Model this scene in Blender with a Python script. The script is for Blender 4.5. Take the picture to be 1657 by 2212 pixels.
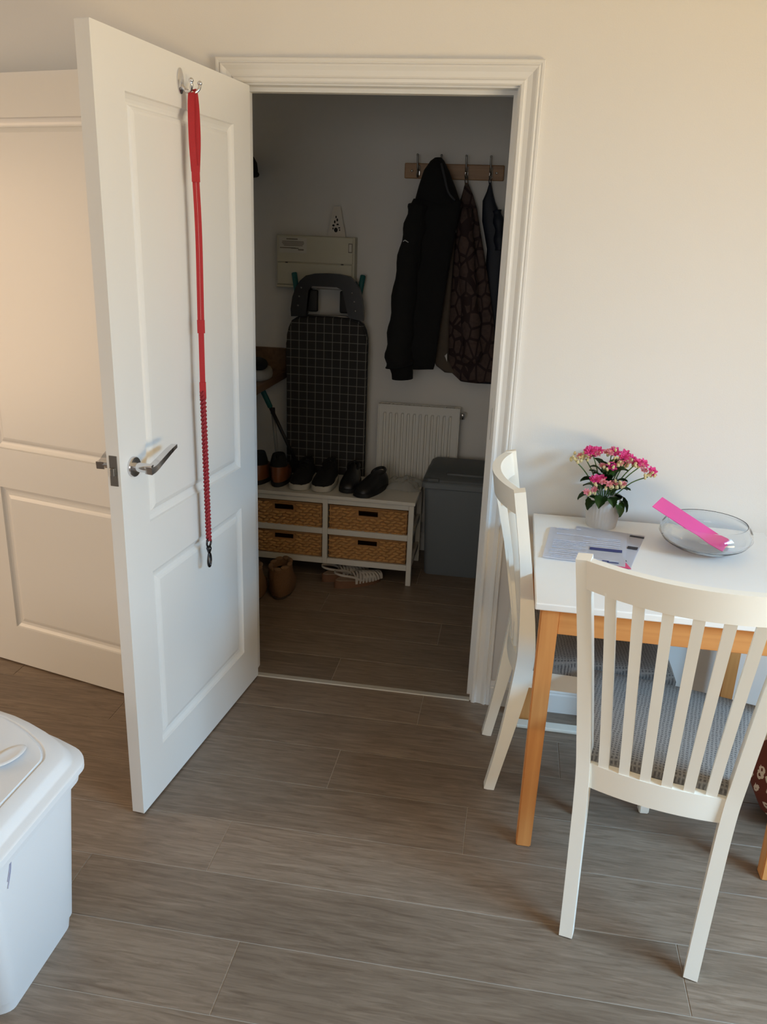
import bpy, bmesh, math, random
from mathutils import Vector, Matrix, noise
random.seed(7)
PI = math.pi
for o in list(bpy.data.objects): bpy.data.objects.remove(o)
scene = bpy.context.scene
C = scene.collection

# ------------------------------------------------------------------ camera
cam = bpy.data.cameras.new('camera'); camo = bpy.data.objects.new('camera', cam); C.objects.link(camo)
def cam_rot(yaw, pitch, roll):
    f = Vector((-math.sin(yaw)*math.cos(pitch), math.cos(yaw)*math.cos(pitch), math.sin(pitch)))
    r0 = Vector((math.cos(yaw), math.sin(yaw), 0)); u0 = r0.cross(f)
    r = math.cos(roll)*r0 + math.sin(roll)*u0; u = -math.sin(roll)*r0 + math.cos(roll)*u0
    return Matrix((r, u, -f)).transposed().to_4x4()
camo.matrix_world = Matrix.Translation((.8760, -2.6223, 1.5910)) @ cam_rot(.1509, -.3281, .0383)
cam.sensor_fit = 'VERTICAL'; cam.sensor_height = 36; cam.sensor_width = 36*1657/2212
cam.lens = 1777.48/2212*36; cam.clip_start = .05
scene.camera = camo

# ------------------------------------------------------------------ world, light, exposure
world = bpy.data.worlds.new('sky'); scene.world = world; world.use_nodes = True
world.node_tree.nodes['Background'].inputs[0].default_value = (.62, .78, 1, 1)
world.node_tree.nodes['Background'].inputs[1].default_value = .6
vs = scene.view_settings
vs.view_transform = 'Standard'; vs.look = 'None'; vs.exposure = 0.0; vs.gamma = 1; vs.use_curve_mapping = False
def area(name, loc, target, sx, sy, power, col, spread=180):
    l = bpy.data.lights.new(name, 'AREA'); l.shape = 'RECTANGLE'; l.size = sx; l.size_y = sy
    l.energy = power; l.color = col; l.spread = math.radians(spread)
    o = bpy.data.objects.new(name, l); C.objects.link(o); o.location = loc
    o.rotation_euler = (Vector(target)-Vector(loc)).to_track_quat('-Z', 'Y').to_euler()
    return o
# daylight only, from beyond the windows: sky and sunlit ground outside the right window, low warm sun at the left, soft light at the rear
area('window_right_sky_offscreen', (4.10, -2.20, 2.55), (1.4, -1.0, .65), 2.4, 1.4, 238, (.38, .69, 1.0), 120)
area('window_right_ground_offscreen', (4.10, -2.20, .05), (1.0, -.6, 2.3), 2.4, 1.2, 106, (1.0, .69, .30), 120)
area('window_left_offscreen', (-3.05, -1.45, 1.15), (-.6, -.3, .65), 1.3, 1.6, 37, (1.0, .68, .40), 150)
area('window_rear_offscreen', (.3, -4.95, 1.55), (.6, 0, .9), 1.7, 1.2, 17, (1.0, .93, .84), 150)

# ------------------------------------------------------------------ materials
def s2l(c): return tuple(((v/255)/12.92 if v/255 <= .04045 else ((v/255+.055)/1.055)**2.4) for v in c)
MATS = {}
def mat(name, rgb, rough=.5, metal=0, var=.06, scale=30, bump=0, bscale=200, coat=0, spec=None, alpha=None, trans=0, ior=None):
    if name in MATS: return MATS[name]
    m = bpy.data.materials.new(name); m.use_nodes = True; nt = m.node_tree; b = nt.nodes['Principled BSDF']
    col = s2l(rgb)
    tc = nt.nodes.new('ShaderNodeTexCoord')
    n = nt.nodes.new('ShaderNodeTexNoise'); n.inputs['Scale'].default_value = scale; n.inputs['Detail'].default_value = 4
    nt.links.new(tc.outputs['Object'], n.inputs['Vector'])
    mx = nt.nodes.new('ShaderNodeMix'); mx.data_type = 'RGBA'
    mx.inputs[6].default_value = (*[c*(1-var) for c in col], 1); mx.inputs[7].default_value = (*[min(1, c*(1+var)) for c in col], 1)
    nt.links.new(n.outputs['Fac'], mx.inputs[0]); nt.links.new(mx.outputs[2], b.inputs['Base Color'])
    b.inputs['Roughness'].default_value = rough; b.inputs['Metallic'].default_value = metal
    if spec is not None: b.inputs['Specular IOR Level'].default_value = spec
    if coat: b.inputs['Coat Weight'].default_value = coat
    if trans: b.inputs['Transmission Weight'].default_value = trans
    if ior: b.inputs['IOR'].default_value = ior
    if alpha is not None: b.inputs['Alpha'].default_value = alpha
    if bump:
        n2 = nt.nodes.new('ShaderNodeTexNoise'); n2.inputs['Scale'].default_value = bscale; n2.inputs['Detail'].default_value = 3
        nt.links.new(tc.outputs['Object'], n2.inputs['Vector'])
        bp = nt.nodes.new('ShaderNodeBump'); bp.inputs['Strength'].default_value = bump; bp.inputs['Distance'].default_value = .002
        nt.links.new(n2.outputs['Fac'], bp.inputs['Height']); nt.links.new(bp.outputs[0], b.inputs['Normal'])
    MATS[name] = m
    return m
def nd(m, t, **kw):
    n = m.node_tree.nodes.new(t)
    for k, v in kw.items(): setattr(n, k, v)
    return n
def mth(m, op, a, b=None):
    n = nd(m, 'ShaderNodeMath', operation=op)
    for i, v in enumerate((a, b)):
        if v is None: continue
        if isinstance(v, (int, float)): n.inputs[i].default_value = v
        else: m.node_tree.links.new(v, n.inputs[i])
    return n.outputs[0]
def mixc(m, fac, a, b):
    n = nd(m, 'ShaderNodeMix', data_type='RGBA'); L = m.node_tree.links
    for i, v in ((0, fac), (6, a), (7, b)):
        if isinstance(v, tuple): n.inputs[i].default_value = (*v, 1)
        elif isinstance(v, (int, float)): n.inputs[i].default_value = v
        else: L.new(v, n.inputs[i])
    return n.outputs[2]
def base_mat(name, rough):
    m = bpy.data.materials.new(name); m.use_nodes = True; MATS[name] = m
    b = m.node_tree.nodes['Principled BSDF']; b.inputs['Roughness'].default_value = rough
    return m, b

wall_m = mat('wall_paint', (225, 223, 219), .75, var=.015, scale=4, bump=.12, bscale=260)
util_wall_m = wall_m
ceil_m = mat('ceiling_paint', (238, 235, 228), .85, var=.01)
gloss_m = mat('white_gloss_paint', (224, 223, 220), .32, var=.01, scale=3, bump=.05, bscale=90)
chrome_m = mat('chrome', (215, 215, 218), .14, 1, var=.03)
steel_m = mat('brushed_steel', (150, 148, 145), .35, 1, var=.05)
chair_m = mat('cream_white_lacquer', (243, 240, 230), .38, var=.015, scale=8)
top_m = mat('white_laminate', (236, 236, 234), .42, var=.01)
black_m = mat('black_fabric', (12, 12, 14), .9, var=.2, scale=60, bump=.3, bscale=400)
grout_m = mat('plank_joint', (176, 164, 150), .8)

# floor plank: grey-brown oak grain running along x, every plank a little different
fm, fb = base_mat('grey_oak_plank', .42)
L = fm.node_tree.links
geo = nd(fm, 'ShaderNodeNewGeometry'); oi = nd(fm, 'ShaderNodeObjectInfo')
off = nd(fm, 'ShaderNodeVectorMath', operation='SCALE'); off.inputs[0].default_value = (37, 11, 5); L.new(oi.outputs['Random'], off.inputs['Scale'])
add = nd(fm, 'ShaderNodeVectorMath', operation='ADD'); L.new(geo.outputs['Position'], add.inputs[0]); L.new(off.outputs[0], add.inputs[1])
mp = nd(fm, 'ShaderNodeMapping'); mp.inputs['Scale'].default_value = (7.5, 85, 1); L.new(add.outputs[0], mp.inputs['Vector'])
n1 = nd(fm, 'ShaderNodeTexNoise'); n1.inputs['Scale'].default_value = 1; n1.inputs['Detail'].default_value = 7; n1.inputs['Roughness'].default_value = .65; n1.inputs['Distortion'].default_value = .9
L.new(mp.outputs[0], n1.inputs['Vector'])
mp2 = nd(fm, 'ShaderNodeMapping'); mp2.inputs['Scale'].default_value = (1.6, 6, 1); L.new(add.outputs[0], mp2.inputs['Vector'])
n2 = nd(fm, 'ShaderNodeTexNoise'); n2.inputs['Scale'].default_value = 1; n2.inputs['Detail'].default_value = 3; L.new(mp2.outputs[0], n2.inputs['Vector'])
rp = nd(fm, 'ShaderNodeValToRGB'); rp.color_ramp.elements[0].position = .30; rp.color_ramp.elements[1].position = .76
rp.color_ramp.elements[0].color = (*s2l((104, 87, 72)), 1); rp.color_ramp.elements[1].color = (*s2l((146, 129, 112)), 1)
L.new(n1.outputs['Fac'], rp.inputs[0])
tone = mth(fm, 'ADD', mth(fm, 'MULTIPLY', oi.outputs['Random'], .16), mth(fm, 'ADD', mth(fm, 'MULTIPLY', n2.outputs['Fac'], .5), .64))
sc = nd(fm, 'ShaderNodeVectorMath', operation='SCALE'); L.new(rp.outputs[0], sc.inputs[0]); L.new(tone, sc.inputs['Scale'])
L.new(sc.outputs[0], fb.inputs['Base Color'])
bp = nd(fm, 'ShaderNodeBump'); bp.inputs['Strength'].default_value = .18; bp.inputs['Distance'].default_value = .001
L.new(n1.outputs['Fac'], bp.inputs['Height']); L.new(bp.outputs[0], fb.inputs['Normal'])

def wood_mat(name, c0, c1, axis, rough=.45):
    m, b = base_mat(name, rough); K = m.node_tree.links
    t = nd(m, 'ShaderNodeTexCoord'); q = nd(m, 'ShaderNodeMapping')
    s = [28, 28, 28]; s[axis] = 1.6; q.inputs['Scale'].default_value = s; K.new(t.outputs['Object'], q.inputs['Vector'])
    n = nd(m, 'ShaderNodeTexNoise'); n.inputs['Scale'].default_value = 1.4; n.inputs['Detail'].default_value = 6; n.inputs['Distortion'].default_value = .5
    K.new(q.outputs[0], n.inputs['Vector'])
    r = nd(m, 'ShaderNodeValToRGB'); r.color_ramp.elements[0].position = .3; r.color_ramp.elements[1].position = .75
    r.color_ramp.elements[0].color = (*s2l(c0), 1); r.color_ramp.elements[1].color = (*s2l(c1), 1)
    K.new(n.outputs['Fac'], r.inputs[0]); K.new(r.outputs[0], b.inputs['Base Color'])
    return m
oak_z = wood_mat('oak_upright', (200, 134, 74), (220, 158, 94), 2)
oak_x = wood_mat('oak_rail', (200, 134, 74), (220, 158, 94), 0)
rack_wood = wood_mat('beech_rack', (150, 112, 76), (176, 138, 98), 0)
work_wood = wood_mat('brown_worktop', (98, 72, 52), (126, 96, 70), 1)

# grey tweed check seat fabric
sm_, sb = base_mat('grey_check_tweed', .95); K = sm_.node_tree.links
t = nd(sm_, 'ShaderNodeTexCoord'); sx = nd(sm_, 'ShaderNodeSeparateXYZ'); K.new(t.outputs['Object'], sx.inputs[0])
nz = nd(sm_, 'ShaderNodeTexNoise'); nz.inputs['Scale'].default_value = 260; K.new(t.outputs['Object'], nz.inputs['Vector'])
nzl = nd(sm_, 'ShaderNodeTexNoise'); nzl.inputs['Scale'].default_value = 40; K.new(t.outputs['Object'], nzl.inputs['Vector'])
wx = mth(sm_, 'SINE', mth(sm_, 'ADD', mth(sm_, 'MULTIPLY', sx.outputs[0], 720), mth(sm_, 'MULTIPLY', nzl.outputs['Fac'], 5)))
wy = mth(sm_, 'SINE', mth(sm_, 'ADD', mth(sm_, 'MULTIPLY', sx.outputs[1], 720), mth(sm_, 'MULTIPLY', nzl.outputs['Fac'], 5)))
fac = mth(sm_, 'ADD', mth(sm_, 'MULTIPLY', mth(sm_, 'MAXIMUM', wx, wy), .30), mth(sm_, 'MULTIPLY', nz.outputs['Fac'], .55))
K.new(mixc(sm_, fac, s2l((88, 86, 86)), s2l((168, 165, 160))), sb.inputs['Base Color'])

# ironing board cover: dark grey with thin pale grid
im_, ib = base_mat('grey_grid_cover', .9); K = im_.node_tree.links
t = nd(im_, 'ShaderNodeTexCoord'); sx = nd(im_, 'ShaderNodeSeparateXYZ'); K.new(t.outputs['Object'], sx.inputs[0])
gx = mth(im_, 'LESS_THAN', mth(im_, 'FRACT', mth(im_, 'ADD', mth(im_, 'DIVIDE', sx.outputs[0], .0415), 20.3)), .075)
gz = mth(im_, 'LESS_THAN', mth(im_, 'FRACT', mth(im_, 'ADD', mth(im_, 'DIVIDE', sx.outputs[2], .0415), 20.1)), .075)
K.new(mixc(im_, mth(im_, 'MAXIMUM', gx, gz), s2l((46, 44, 44)), s2l((126, 124, 120))), ib.inputs['Base Color'])

# snakeskin / diamond print jacket
jm_, jb = base_mat('brown_diamond_print', .85); K = jm_.node_tree.links
t = nd(jm_, 'ShaderNodeTexCoord'); q = nd(jm_, 'ShaderNodeMapping'); q.inputs['Scale'].default_value = (24, 6, 15); K.new(t.outputs['Object'], q.inputs['Vector'])
vo = nd(jm_, 'ShaderNodeTexVoronoi', feature='DISTANCE_TO_EDGE', distance='EUCLIDEAN'); vo.inputs['Scale'].default_value = 1.0; vo.inputs['Randomness'].default_value = .7
K.new(q.outputs[0], vo.inputs['Vector'])
q2 = nd(jm_, 'ShaderNodeTexNoise'); q2.inputs['Scale'].default_value = 60; K.new(t.outputs['Object'], q2.inputs['Vector'])
f1 = mth(jm_, 'MULTIPLY', mth(jm_, 'GREATER_THAN', vo.outputs['Distance'], .09), mth(jm_, 'ADD', q2.outputs['Fac'], .35))
K.new(mixc(jm_, f1, s2l((42, 26, 26)), s2l((82, 65, 60))), jb.inputs['Base Color'])

# brown fabric with small cream blossoms
bm_, bb = base_mat('brown_floral_cotton', .9); K = bm_.node_tree.links
t = nd(bm_, 'ShaderNodeTexCoord')
vo = nd(bm_, 'ShaderNodeTexVoronoi', feature='F1'); vo.inputs['Scale'].default_value = 28; vo.inputs['Randomness'].default_value = .8; K.new(t.outputs['Object'], vo.inputs['Vector'])
wn = nd(bm_, 'ShaderNodeTexNoise'); wn.inputs['Scale'].default_value = 75; K.new(t.outputs['Object'], wn.inputs['Vector'])
dd = mth(bm_, 'ADD', vo.outputs['Distance'], mth(bm_, 'MULTIPLY', mth(bm_, 'SUBTRACT', wn.outputs['Fac'], .5), .45))
petal = mth(bm_, 'MULTIPLY', mth(bm_, 'LESS_THAN', dd, .36), mth(bm_, 'GREATER_THAN', dd, .13))
K.new(mixc(bm_, petal, s2l((112, 52, 36)), s2l((226, 205, 182))), bb.inputs['Base Color'])

# ------------------------------------------------------------------ mesh helpers
def new(): return bmesh.new()
def box(bm, x0, x1, y0, y1, z0, z1):
    v = [bm.verts.new(p) for p in ((x0,y0,z0),(x1,y0,z0),(x1,y1,z0),(x0,y1,z0),(x0,y0,z1),(x1,y0,z1),(x1,y1,z1),(x0,y1,z1))]
    return [bm.faces.new([v[i] for i in f]) for f in ((3,2,1,0),(4,5,6,7),(0,1,5,4),(1,2,6,5),(2,3,7,6),(3,0,4,7))]
def bbox(x0, x1, y0, y1, z0, z1, bev=0, seg=2):
    bm = new(); box(bm, x0, x1, y0, y1, z0, z1)
    if bev: bmesh.ops.bevel(bm, geom=list(bm.edges), offset=bev, segments=seg, profile=.5, affect='EDGES')
    return bm
def rings(bm, rows, closed=True, cap0=True, cap1=True):
    R = [[bm.verts.new(p) for p in r] for r in rows]; n = len(R[0])
    for a, b in zip(R, R[1:]):
        for i in range(n if closed else n-1):
            j = (i+1) % n; bm.faces.new((a[i], a[j], b[j], b[i]))
    if cap0: bm.faces.new(R[0][::-1])
    if cap1: bm.faces.new(R[-1])
    return R
def prism(bm, poly, axis, a, b):
    def P(p, c):
        q = list(p); q.insert(axis, c); return tuple(q)
    return rings(bm, [[P(p, a) for p in poly], [P(p, b) for p in poly]])
def frames(path):
    path = [Vector(p) for p in path]; T = []
    for i in range(len(path)):
        d = path[min(i+1, len(path)-1)] - path[max(i-1, 0)]; T.append(d.normalized())
    up = Vector((0,0,1)) if abs(T[0].z) < .9 else Vector((0,1,0))
    N = []; n = (up - T[0]*up.dot(T[0])).normalized()
    for tt in T:
        n = (n - tt*n.dot(tt)).normalized(); N.append(n)
    return path, T, N
def tube(bm, path, rad, n=10, cap=True):
    path, T, N = frames(path)
    rows = []
    for i, p in enumerate(path):
        r = rad[i] if isinstance(rad, (list, tuple)) else rad
        b = T[i].cross(N[i])
        rows.append([p + N[i]*math.cos(2*PI*k/n)*r + b*math.sin(2*PI*k/n)*r for k in range(n)])
    return rings(bm, rows, True, cap, cap)
def bar(bm, path, side, w, h):
    """rectangular section swept along path; side = fixed lateral axis (Vector)"""
    path = [Vector(p) for p in path]; rows = []
    for i, p in enumerate(path):
        tt = (path[min(i+1, len(path)-1)] - path[max(i-1, 0)]).normalized()
        s = (side - tt*side.dot(tt)).normalized(); u = s.cross(tt)
        ww = w[i] if isinstance(w, (list, tuple)) else w; hh = h[i] if isinstance(h, (list, tuple)) else h
        rows.append([p + s*a*ww/2 + u*b*hh/2 for a, b in ((-1,-1),(1,-1),(1,1),(-1,1))])
    rings(bm, rows)
def lathe(bm, prof, c=(0,0,0), n=32, cap0=False, cap1=False):
    return rings(bm, [[(c[0]+r*math.cos(2*PI*k/n), c[1]+r*math.sin(2*PI*k/n), c[2]+z) for k in range(n)] for r, z in prof], True, cap0, cap1)
def obj(name, bm, m, parent=None, smooth=False, angle=None):
    bmesh.ops.recalc_face_normals(bm, faces=list(bm.faces))
    me = bpy.data.meshes.new(name); bm.to_mesh(me); bm.free()
    me.materials.append(m)
    if smooth:
        me.polygons.foreach_set('use_smooth', [True]*len(me.polygons))
        if angle is not None: me.set_sharp_from_angle(angle=math.radians(angle))
    o = bpy.data.objects.new(name, me); C.objects.link(o)
    if parent is not None: o.parent = parent
    return o
def wobj(name, bm, m, parent, smooth=False, angle=None):
    """part whose mesh is given in world coordinates under an unrotated root"""
    o = obj(name, bm, m, parent, smooth, angle)
    if parent.parent is None: o.matrix_parent_inverse = Matrix.Translation(-parent.location)
    return o
def tag(o, label, cat, group=None):
    o['label'] = label; o['category'] = cat
    if group: o['group'] = group
    return o
def thing(name, label, cat, loc=(0,0,0), rotz=0, group=None):
    o = bpy.data.objects.new(name, None); C.objects.link(o); o.empty_display_size = .05
    o.location = loc; o.rotation_euler = (0,0,rotz)
    return tag(o, label, cat, group)
def struct(name, bm, m): o = obj(name, bm, m); o['kind'] = 'structure'; return o
def copy_part(src, parent):
    c = src.copy(); C.objects.link(c); c.parent = parent; return c
def curve_pts(pts, n=8):
    """Catmull-Rom through pts"""
    P = [Vector(p) for p in pts]; out = []
    for i in range(len(P)-1):
        a, b, c, d = P[max(i-1,0)], P[i], P[i+1], P[min(i+2, len(P)-1)]
        for k in range(n):
            t = k/n; out.append(.5*((2*b)+(c-a)*t+(2*a-5*b+4*c-d)*t*t+(3*b-a-3*c+d)*t**3))
    out.append(P[-1]); return out

# ------------------------------------------------------------------ room shell
DW, DH, DT, GAP = .8139, 1.981, .0353, .006          # door leaf
XR, ZT = DW+.003, GAP+DH+.003                        # opening
X0, X1, Y0, CEIL = -2.6, 3.2, -4.6, 2.42
UX0, UX1, UY1, WT = -.95, .98, 1.45, .11             # utility room

floor = struct('floor', bbox(X0, X1, Y0, UY1, -.06, -.0016), grout_m)
plank_me = {}
def plank(x0, x1, y0, y1):
    w, d = round(x1-x0, 4), round(y1-y0, 4)
    if w < .02 or d < .02: return
    key = (w, d)
    if key not in plank_me:
        bm = bbox(.0008, w-.0008, .0008, d-.0008, -.012, 0)
        top = [e for e in bm.edges if all(v.co.z > -.001 for v in e.verts)]
        bmesh.ops.bevel(bm, geom=top, offset=.0012, segments=1, affect='EDGES')
        o = obj('plank', bm, fm, floor); plank_me[key] = o.data
    else:
        o = bpy.data.objects.new('plank', plank_me[key]); C.objects.link(o); o.parent = floor
    o.location = (x0, y0, 0)
PW = .1968
joint = {0: .651, 1: 1.125, 2: .426, 3: .85, 4: .197, 5: -.12, 6: .354, 7: .95}
for r in range(24):
    y1 = -PW*r - (.0 if r else .0); y0 = max(-PW*(r+1), Y0)
    if y1 <= Y0: break
    j = joint.get(r, random.uniform(-.6, .9)); plen = 1.497
    xs = [X0] + sorted(v for v in [j+k*plen for k in range(-3, 4)] if X0+.05 < v < X1-.05) + [X1]
    for a, b in zip(xs, xs[1:]): plank(a, b, y0, y1)
for r in range(8):
    y0 = PW*r; y1 = min(PW*(r+1), UY1)
    j = [.30, -.35, .66, .12, -.2, .5, -.5, .2][r]
    xs = [UX0, j, UX1]
    for a, b in zip(xs, xs[1:]): plank(a, b, y0, y1)

# wall with the utility doorway (and the hall doorway further left, out of frame)
lin = .03
bm = new()
box(bm, -1.0, -lin-.003, 0, WT, 0, CEIL); box(bm, XR+lin, X1, 0, WT, 0, CEIL); box(bm, -lin-.003, XR+lin, 0, WT, ZT+lin, CEIL)
box(bm, -1.9, -1.0, -.10, WT, 2.02, CEIL); box(bm, X0, -1.9, -.10, WT, 0, CEIL)
box(bm, -1.9, -1.0, WT-.02, WT, 0, 2.02)
wall_back = struct('wall_back', bm, wall_m)
def holed(axis, at, th, a0, a1, w0, w1, h0, h1):
    bm = new()
    def B(a, b, z0, z1):
        if b-a < .001 or z1-z0 < .001: return
        if axis == 0: box(bm, at, at+th, a, b, z0, z1)
        else: box(bm, a, b, at, at+th, z0, z1)
    B(a0, w0, 0, CEIL); B(w1, a1, 0, CEIL); B(w0, w1, 0, h0); B(w0, w1, h1, CEIL)
    return bm
struct('wall_right', holed(0, X1, .12, Y0, WT, -3.4, -1.2, .15, 2.15), wall_m)
struct('wall_left', holed(0, X0-.12, .12, Y0, WT, -1.95, -.75, .25, 1.95), wall_m)
struct('wall_front', holed(1, Y0-.12, .12, X0, X1, -.6, 1.2, .8, 2.1), wall_m)
struct('ceiling', bbox(X0-.12, X1+.12, Y0-.12, WT, CEIL, CEIL+.1), ceil_m)
pane_m = bpy.data.materials.new('window_glass'); pane_m.use_nodes = True
_b = pane_m.node_tree.nodes['Principled BSDF']; _t = nd(pane_m, 'ShaderNodeBsdfTransparent'); _x = nd(pane_m, 'ShaderNodeMixShader'); _b.inputs['Roughness'].default_value = .02
_x.inputs[0].default_value = .06; pane_m.node_tree.links.new(_t.outputs[0], _x.inputs[1]); pane_m.node_tree.links.new(_b.outputs[0], _x.inputs[2]); pane_m.node_tree.links.new(_x.outputs[0], pane_m.node_tree.nodes['Material Output'].inputs['Surface'])
def window(n, axis, at, a0, a1, h0, h1):
    bm = new(); f = .05
    def B(a, b, z0, z1):
        if axis == 0: box(bm, at-.03, at+.03, a, b, z0, z1)
        else: box(bm, a, b, at-.03, at+.03, z0, z1)
    B(a0, a0+f, h0, h1); B(a1-f, a1, h0, h1); B(a0+f, a1-f, h0, h0+f); B(a0+f, a1-f, h1-f, h1); m = (a0+a1)/2; B(m-f/2, m+f/2, h0+f, h1-f)
    w = struct('window_%d' % n, bm, gloss_m)
    for p0, p1 in ((a0+f, m-f/2), (m+f/2, a1-f)):
        g = new()
        if axis == 0: box(g, at-.003, at+.003, p0, p1, h0+f, h1-f)
        else: box(g, p0, p1, at-.003, at+.003, h0+f, h1-f)
        obj('pane', g, pane_m, w)
    return w
window(1, 0, X1+.08, -3.4, -1.2, .15, 2.15); window(2, 0, X0-.08, -1.95, -.75, .25, 1.95); window(3, 1, Y0-.08, -.6, 1.2, .8, 2.1)

# utility room
struct('wall_far', bbox(UX0-.1, UX1+.1, UY1, UY1+.1, 0, CEIL), util_wall_m)
struct('wall_far_left', bbox(UX0-.1, UX0, WT, UY1, 0, CEIL), util_wall_m)
struct('wall_far_right', bbox(UX1, UX1+.1, WT, UY1, 0, CEIL), util_wall_m)
struct('ceiling_far', bbox(UX0-.1, UX1+.1, WT, UY1+.1, CEIL, CEIL+.1), ceil_m)

# door lining, stops and architrave
bm = new()
box(bm, XR, XR+lin, 0, WT, 0, ZT+lin); box(bm, -lin-.003, -.003, 0, WT, 0, ZT+lin); box(bm, -.003, XR, 0, WT, ZT, ZT+lin)
trim = struct('trim_1', bm, gloss_m)
bm = new()
box(bm, XR-.012, XR, .042, .075, 0, ZT); obj('door_stop', bm, gloss_m, trim)
bm = new(); box(bm, -.003, .009, .042, .075, 0, ZT); obj('door_stop', bm, gloss_m, trim)
bm = new(); box(bm, .009, XR-.012, .042, .075, ZT-.012, ZT); obj('door_stop', bm, gloss_m, trim)
ins, AW = .005, .066
prof = [(0,0),(0,.010),(.004,.014),(.012,.015),(.016,.011),(.020,.010),(.034,.013),(.044,.019),(.049,.0205),(.052,.016),(.055,.016),(.057,.018),(.064,.018),(AW,.015),(AW,0)]
def arch(p0, p1, mitre0, mitre1, along, outward):
    """architrave member from p0 to p1 (inner edge), profile grows along outward and towards -y"""
    bm = new(); rows = []
    for p, mi in ((p0, mitre0), (p1, mitre1)):
        rows.append([Vector(p) + Vector(outward)*u + Vector(along)*(mi*u) + Vector((0,-v,0)) for u, v in prof])
    rings(bm, rows); return bm
xi0, xi1, zi = -.003-ins, XR+ins, ZT+ins
obj('architrave', arch((xi1,0,0), (xi1,0,zi), 0, 1, (0,0,1), (1,0,0)), gloss_m, trim)
obj('architrave', arch((xi0,0,0), (xi0,0,zi), 0, 1, (0,0,1), (-1,0,0)), gloss_m, trim)
obj('architrave', arch((xi0,0,zi), (xi1,0,zi), -1, 1, (1,0,0), (0,0,1)), gloss_m, trim)
obj('strike_plate', bbox(XR-.0015, XR+.001, .008, .030, .965, 1.065, .0004), steel_m, trim)
thr = struct('trim_2', bbox(-.003, XR, -.008, .016, -.001, .005, .002), mat('threshold_bar', (196, 190, 178), .4, .3)); thr['label'] = 'pale metal threshold bar across the doorway'

# skirting boards
sk = [(0,0),(-.016,0),(-.016,.068),(-.013,.074),(-.0135,.078),(-.010,.086),(-.006,.094),(0,.095)]
def skirt(name, a, b, axis, at, sgn):
    bm = new()
    if axis == 0: rows = [[(x, at+sgn*-u if sgn < 0 else at+u, z) for u, z in sk] for x in (a, b)]
    else: rows = [[(at+sgn*-u, y, z) for u, z in sk] for y in (a, b)]
    rings(bm, rows); return struct(name, bm, gloss_m)
skirt('baseboard_back', xi1+AW, X1, 0, 0, 1)
skirt('baseboard_back_left', -1.0, xi0-AW, 0, 0, 1)
skirt('baseboard_far', UX0, UX1, 0, UY1, 1)

# ------------------------------------------------------------------ doors
PX0, PX1 = .118, .692
PANELS = ((.160, .702), (.842, 1.869))
def leaf_bm():
    bm = new()
    xs = [0, PX0, PX1, DW]; zs = [GAP, PANELS[0][0], PANELS[0][1], PANELS[1][0], PANELS[1][1], GAP+DH]
    for y in (0, -DT):
        V = {(i, j): bm.verts.new((x, y, z)) for i, x in enumerate(xs) for j, z in enumerate(zs)}
        for i in range(3):
            for j in range(5):
                if i == 1 and j in (1, 3): continue
                bm.faces.new((V[i,j], V[i+1,j], V[i+1,j+1], V[i,j+1]))
    for (a, b) in (((0,GAP),(DW,GAP)), ((DW,GAP),(DW,GAP+DH)), ((DW,GAP+DH),(0,GAP+DH)), ((0,GAP+DH),(0,GAP))):
        v = [bm.verts.new((p[0], y, p[1])) for p, y in ((a,0),(b,0),(b,-DT),(a,-DT))]; bm.faces.new(v)
    bmesh.ops.remove_doubles(bm, verts=list(bm.verts), dist=1e-5)
    out = [e for e in bm.edges if len(e.link_faces) == 2 and e.calc_face_angle(0) > 1]
    bmesh.ops.bevel(bm, geom=out, offset=.0015, segments=2, affect='EDGES')
    return bm
def panel_bm(z0, z1):
    """moulded recess on both faces: quirk, ovolo dip and raised field"""
    bm = new()
    steps = [(0,0),(.003,-.004),(.007,-.0055),(.013,-.0075),(.020,-.0085),(.024,-.0085),(.028,-.0055),(.034,-.0035),(.040,-.0025)]
    for s, y in ((1, 0), (-1, -DT)):
        rows = [[(PX0+d, y+s*h*1.35, z0+d), (PX1-d, y+s*h*1.35, z0+d), (PX1-d, y+s*h*1.35, z1-d), (PX0+d, y+s*h*1.35, z1-d)] for d, h in steps]
        rings(bm, rows, True, False, True)
    return bm
def lever(parent, s, k=1.0):
    """lever handle; s=+1 on the y=0 face, -1 on the other face"""
    y0 = 0 if s > 0 else -DT
    hx, hz = .757, 1.012
    Yf = lambda v: y0 + s*v
    bm = new()
    rows = [[(hx+r*math.cos(2*PI*k/28), Yf(v), hz+r*math.sin(2*PI*k/28)) for k in range(28)] for r, v in ((.026,0),(.026,.006),(.0245,.0085),(.012,.009))]
    rings(bm, rows); h = obj('door_handle', bm, chrome_m, parent, True, 40)
    bm = new()
    tube(bm, [(hx,Yf(.008),hz),(hx,Yf(.030),hz),(hx,Yf(.046),hz),(hx,Yf(.056),hz+.0005)], [.0125,.0118,.0118,.0095], 16)
    p = curve_pts([(hx+.012,Yf(.050),hz-.003),(hx-.01,Yf(.052),hz+.000),(hx-.040*k,Yf(.056),hz+.013),(hx-.085*k,Yf(.055),hz+.026),(hx-.130*k,Yf(.046),hz+.028)], 5)
    n = len(p); bar(bm, p, Vector((0,1,0)), [.021-.006*i/n for i in range(n)], [.019-.010*i/n for i in range(n)])
    bmesh.ops.bevel(bm, geom=[e for e in bm.edges if len(e.link_faces) == 2 and e.calc_face_angle(0) > 1.1], offset=.003, segments=2, affect='EDGES')
    obj('lever', bm, chrome_m, h, True, 40)
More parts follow.
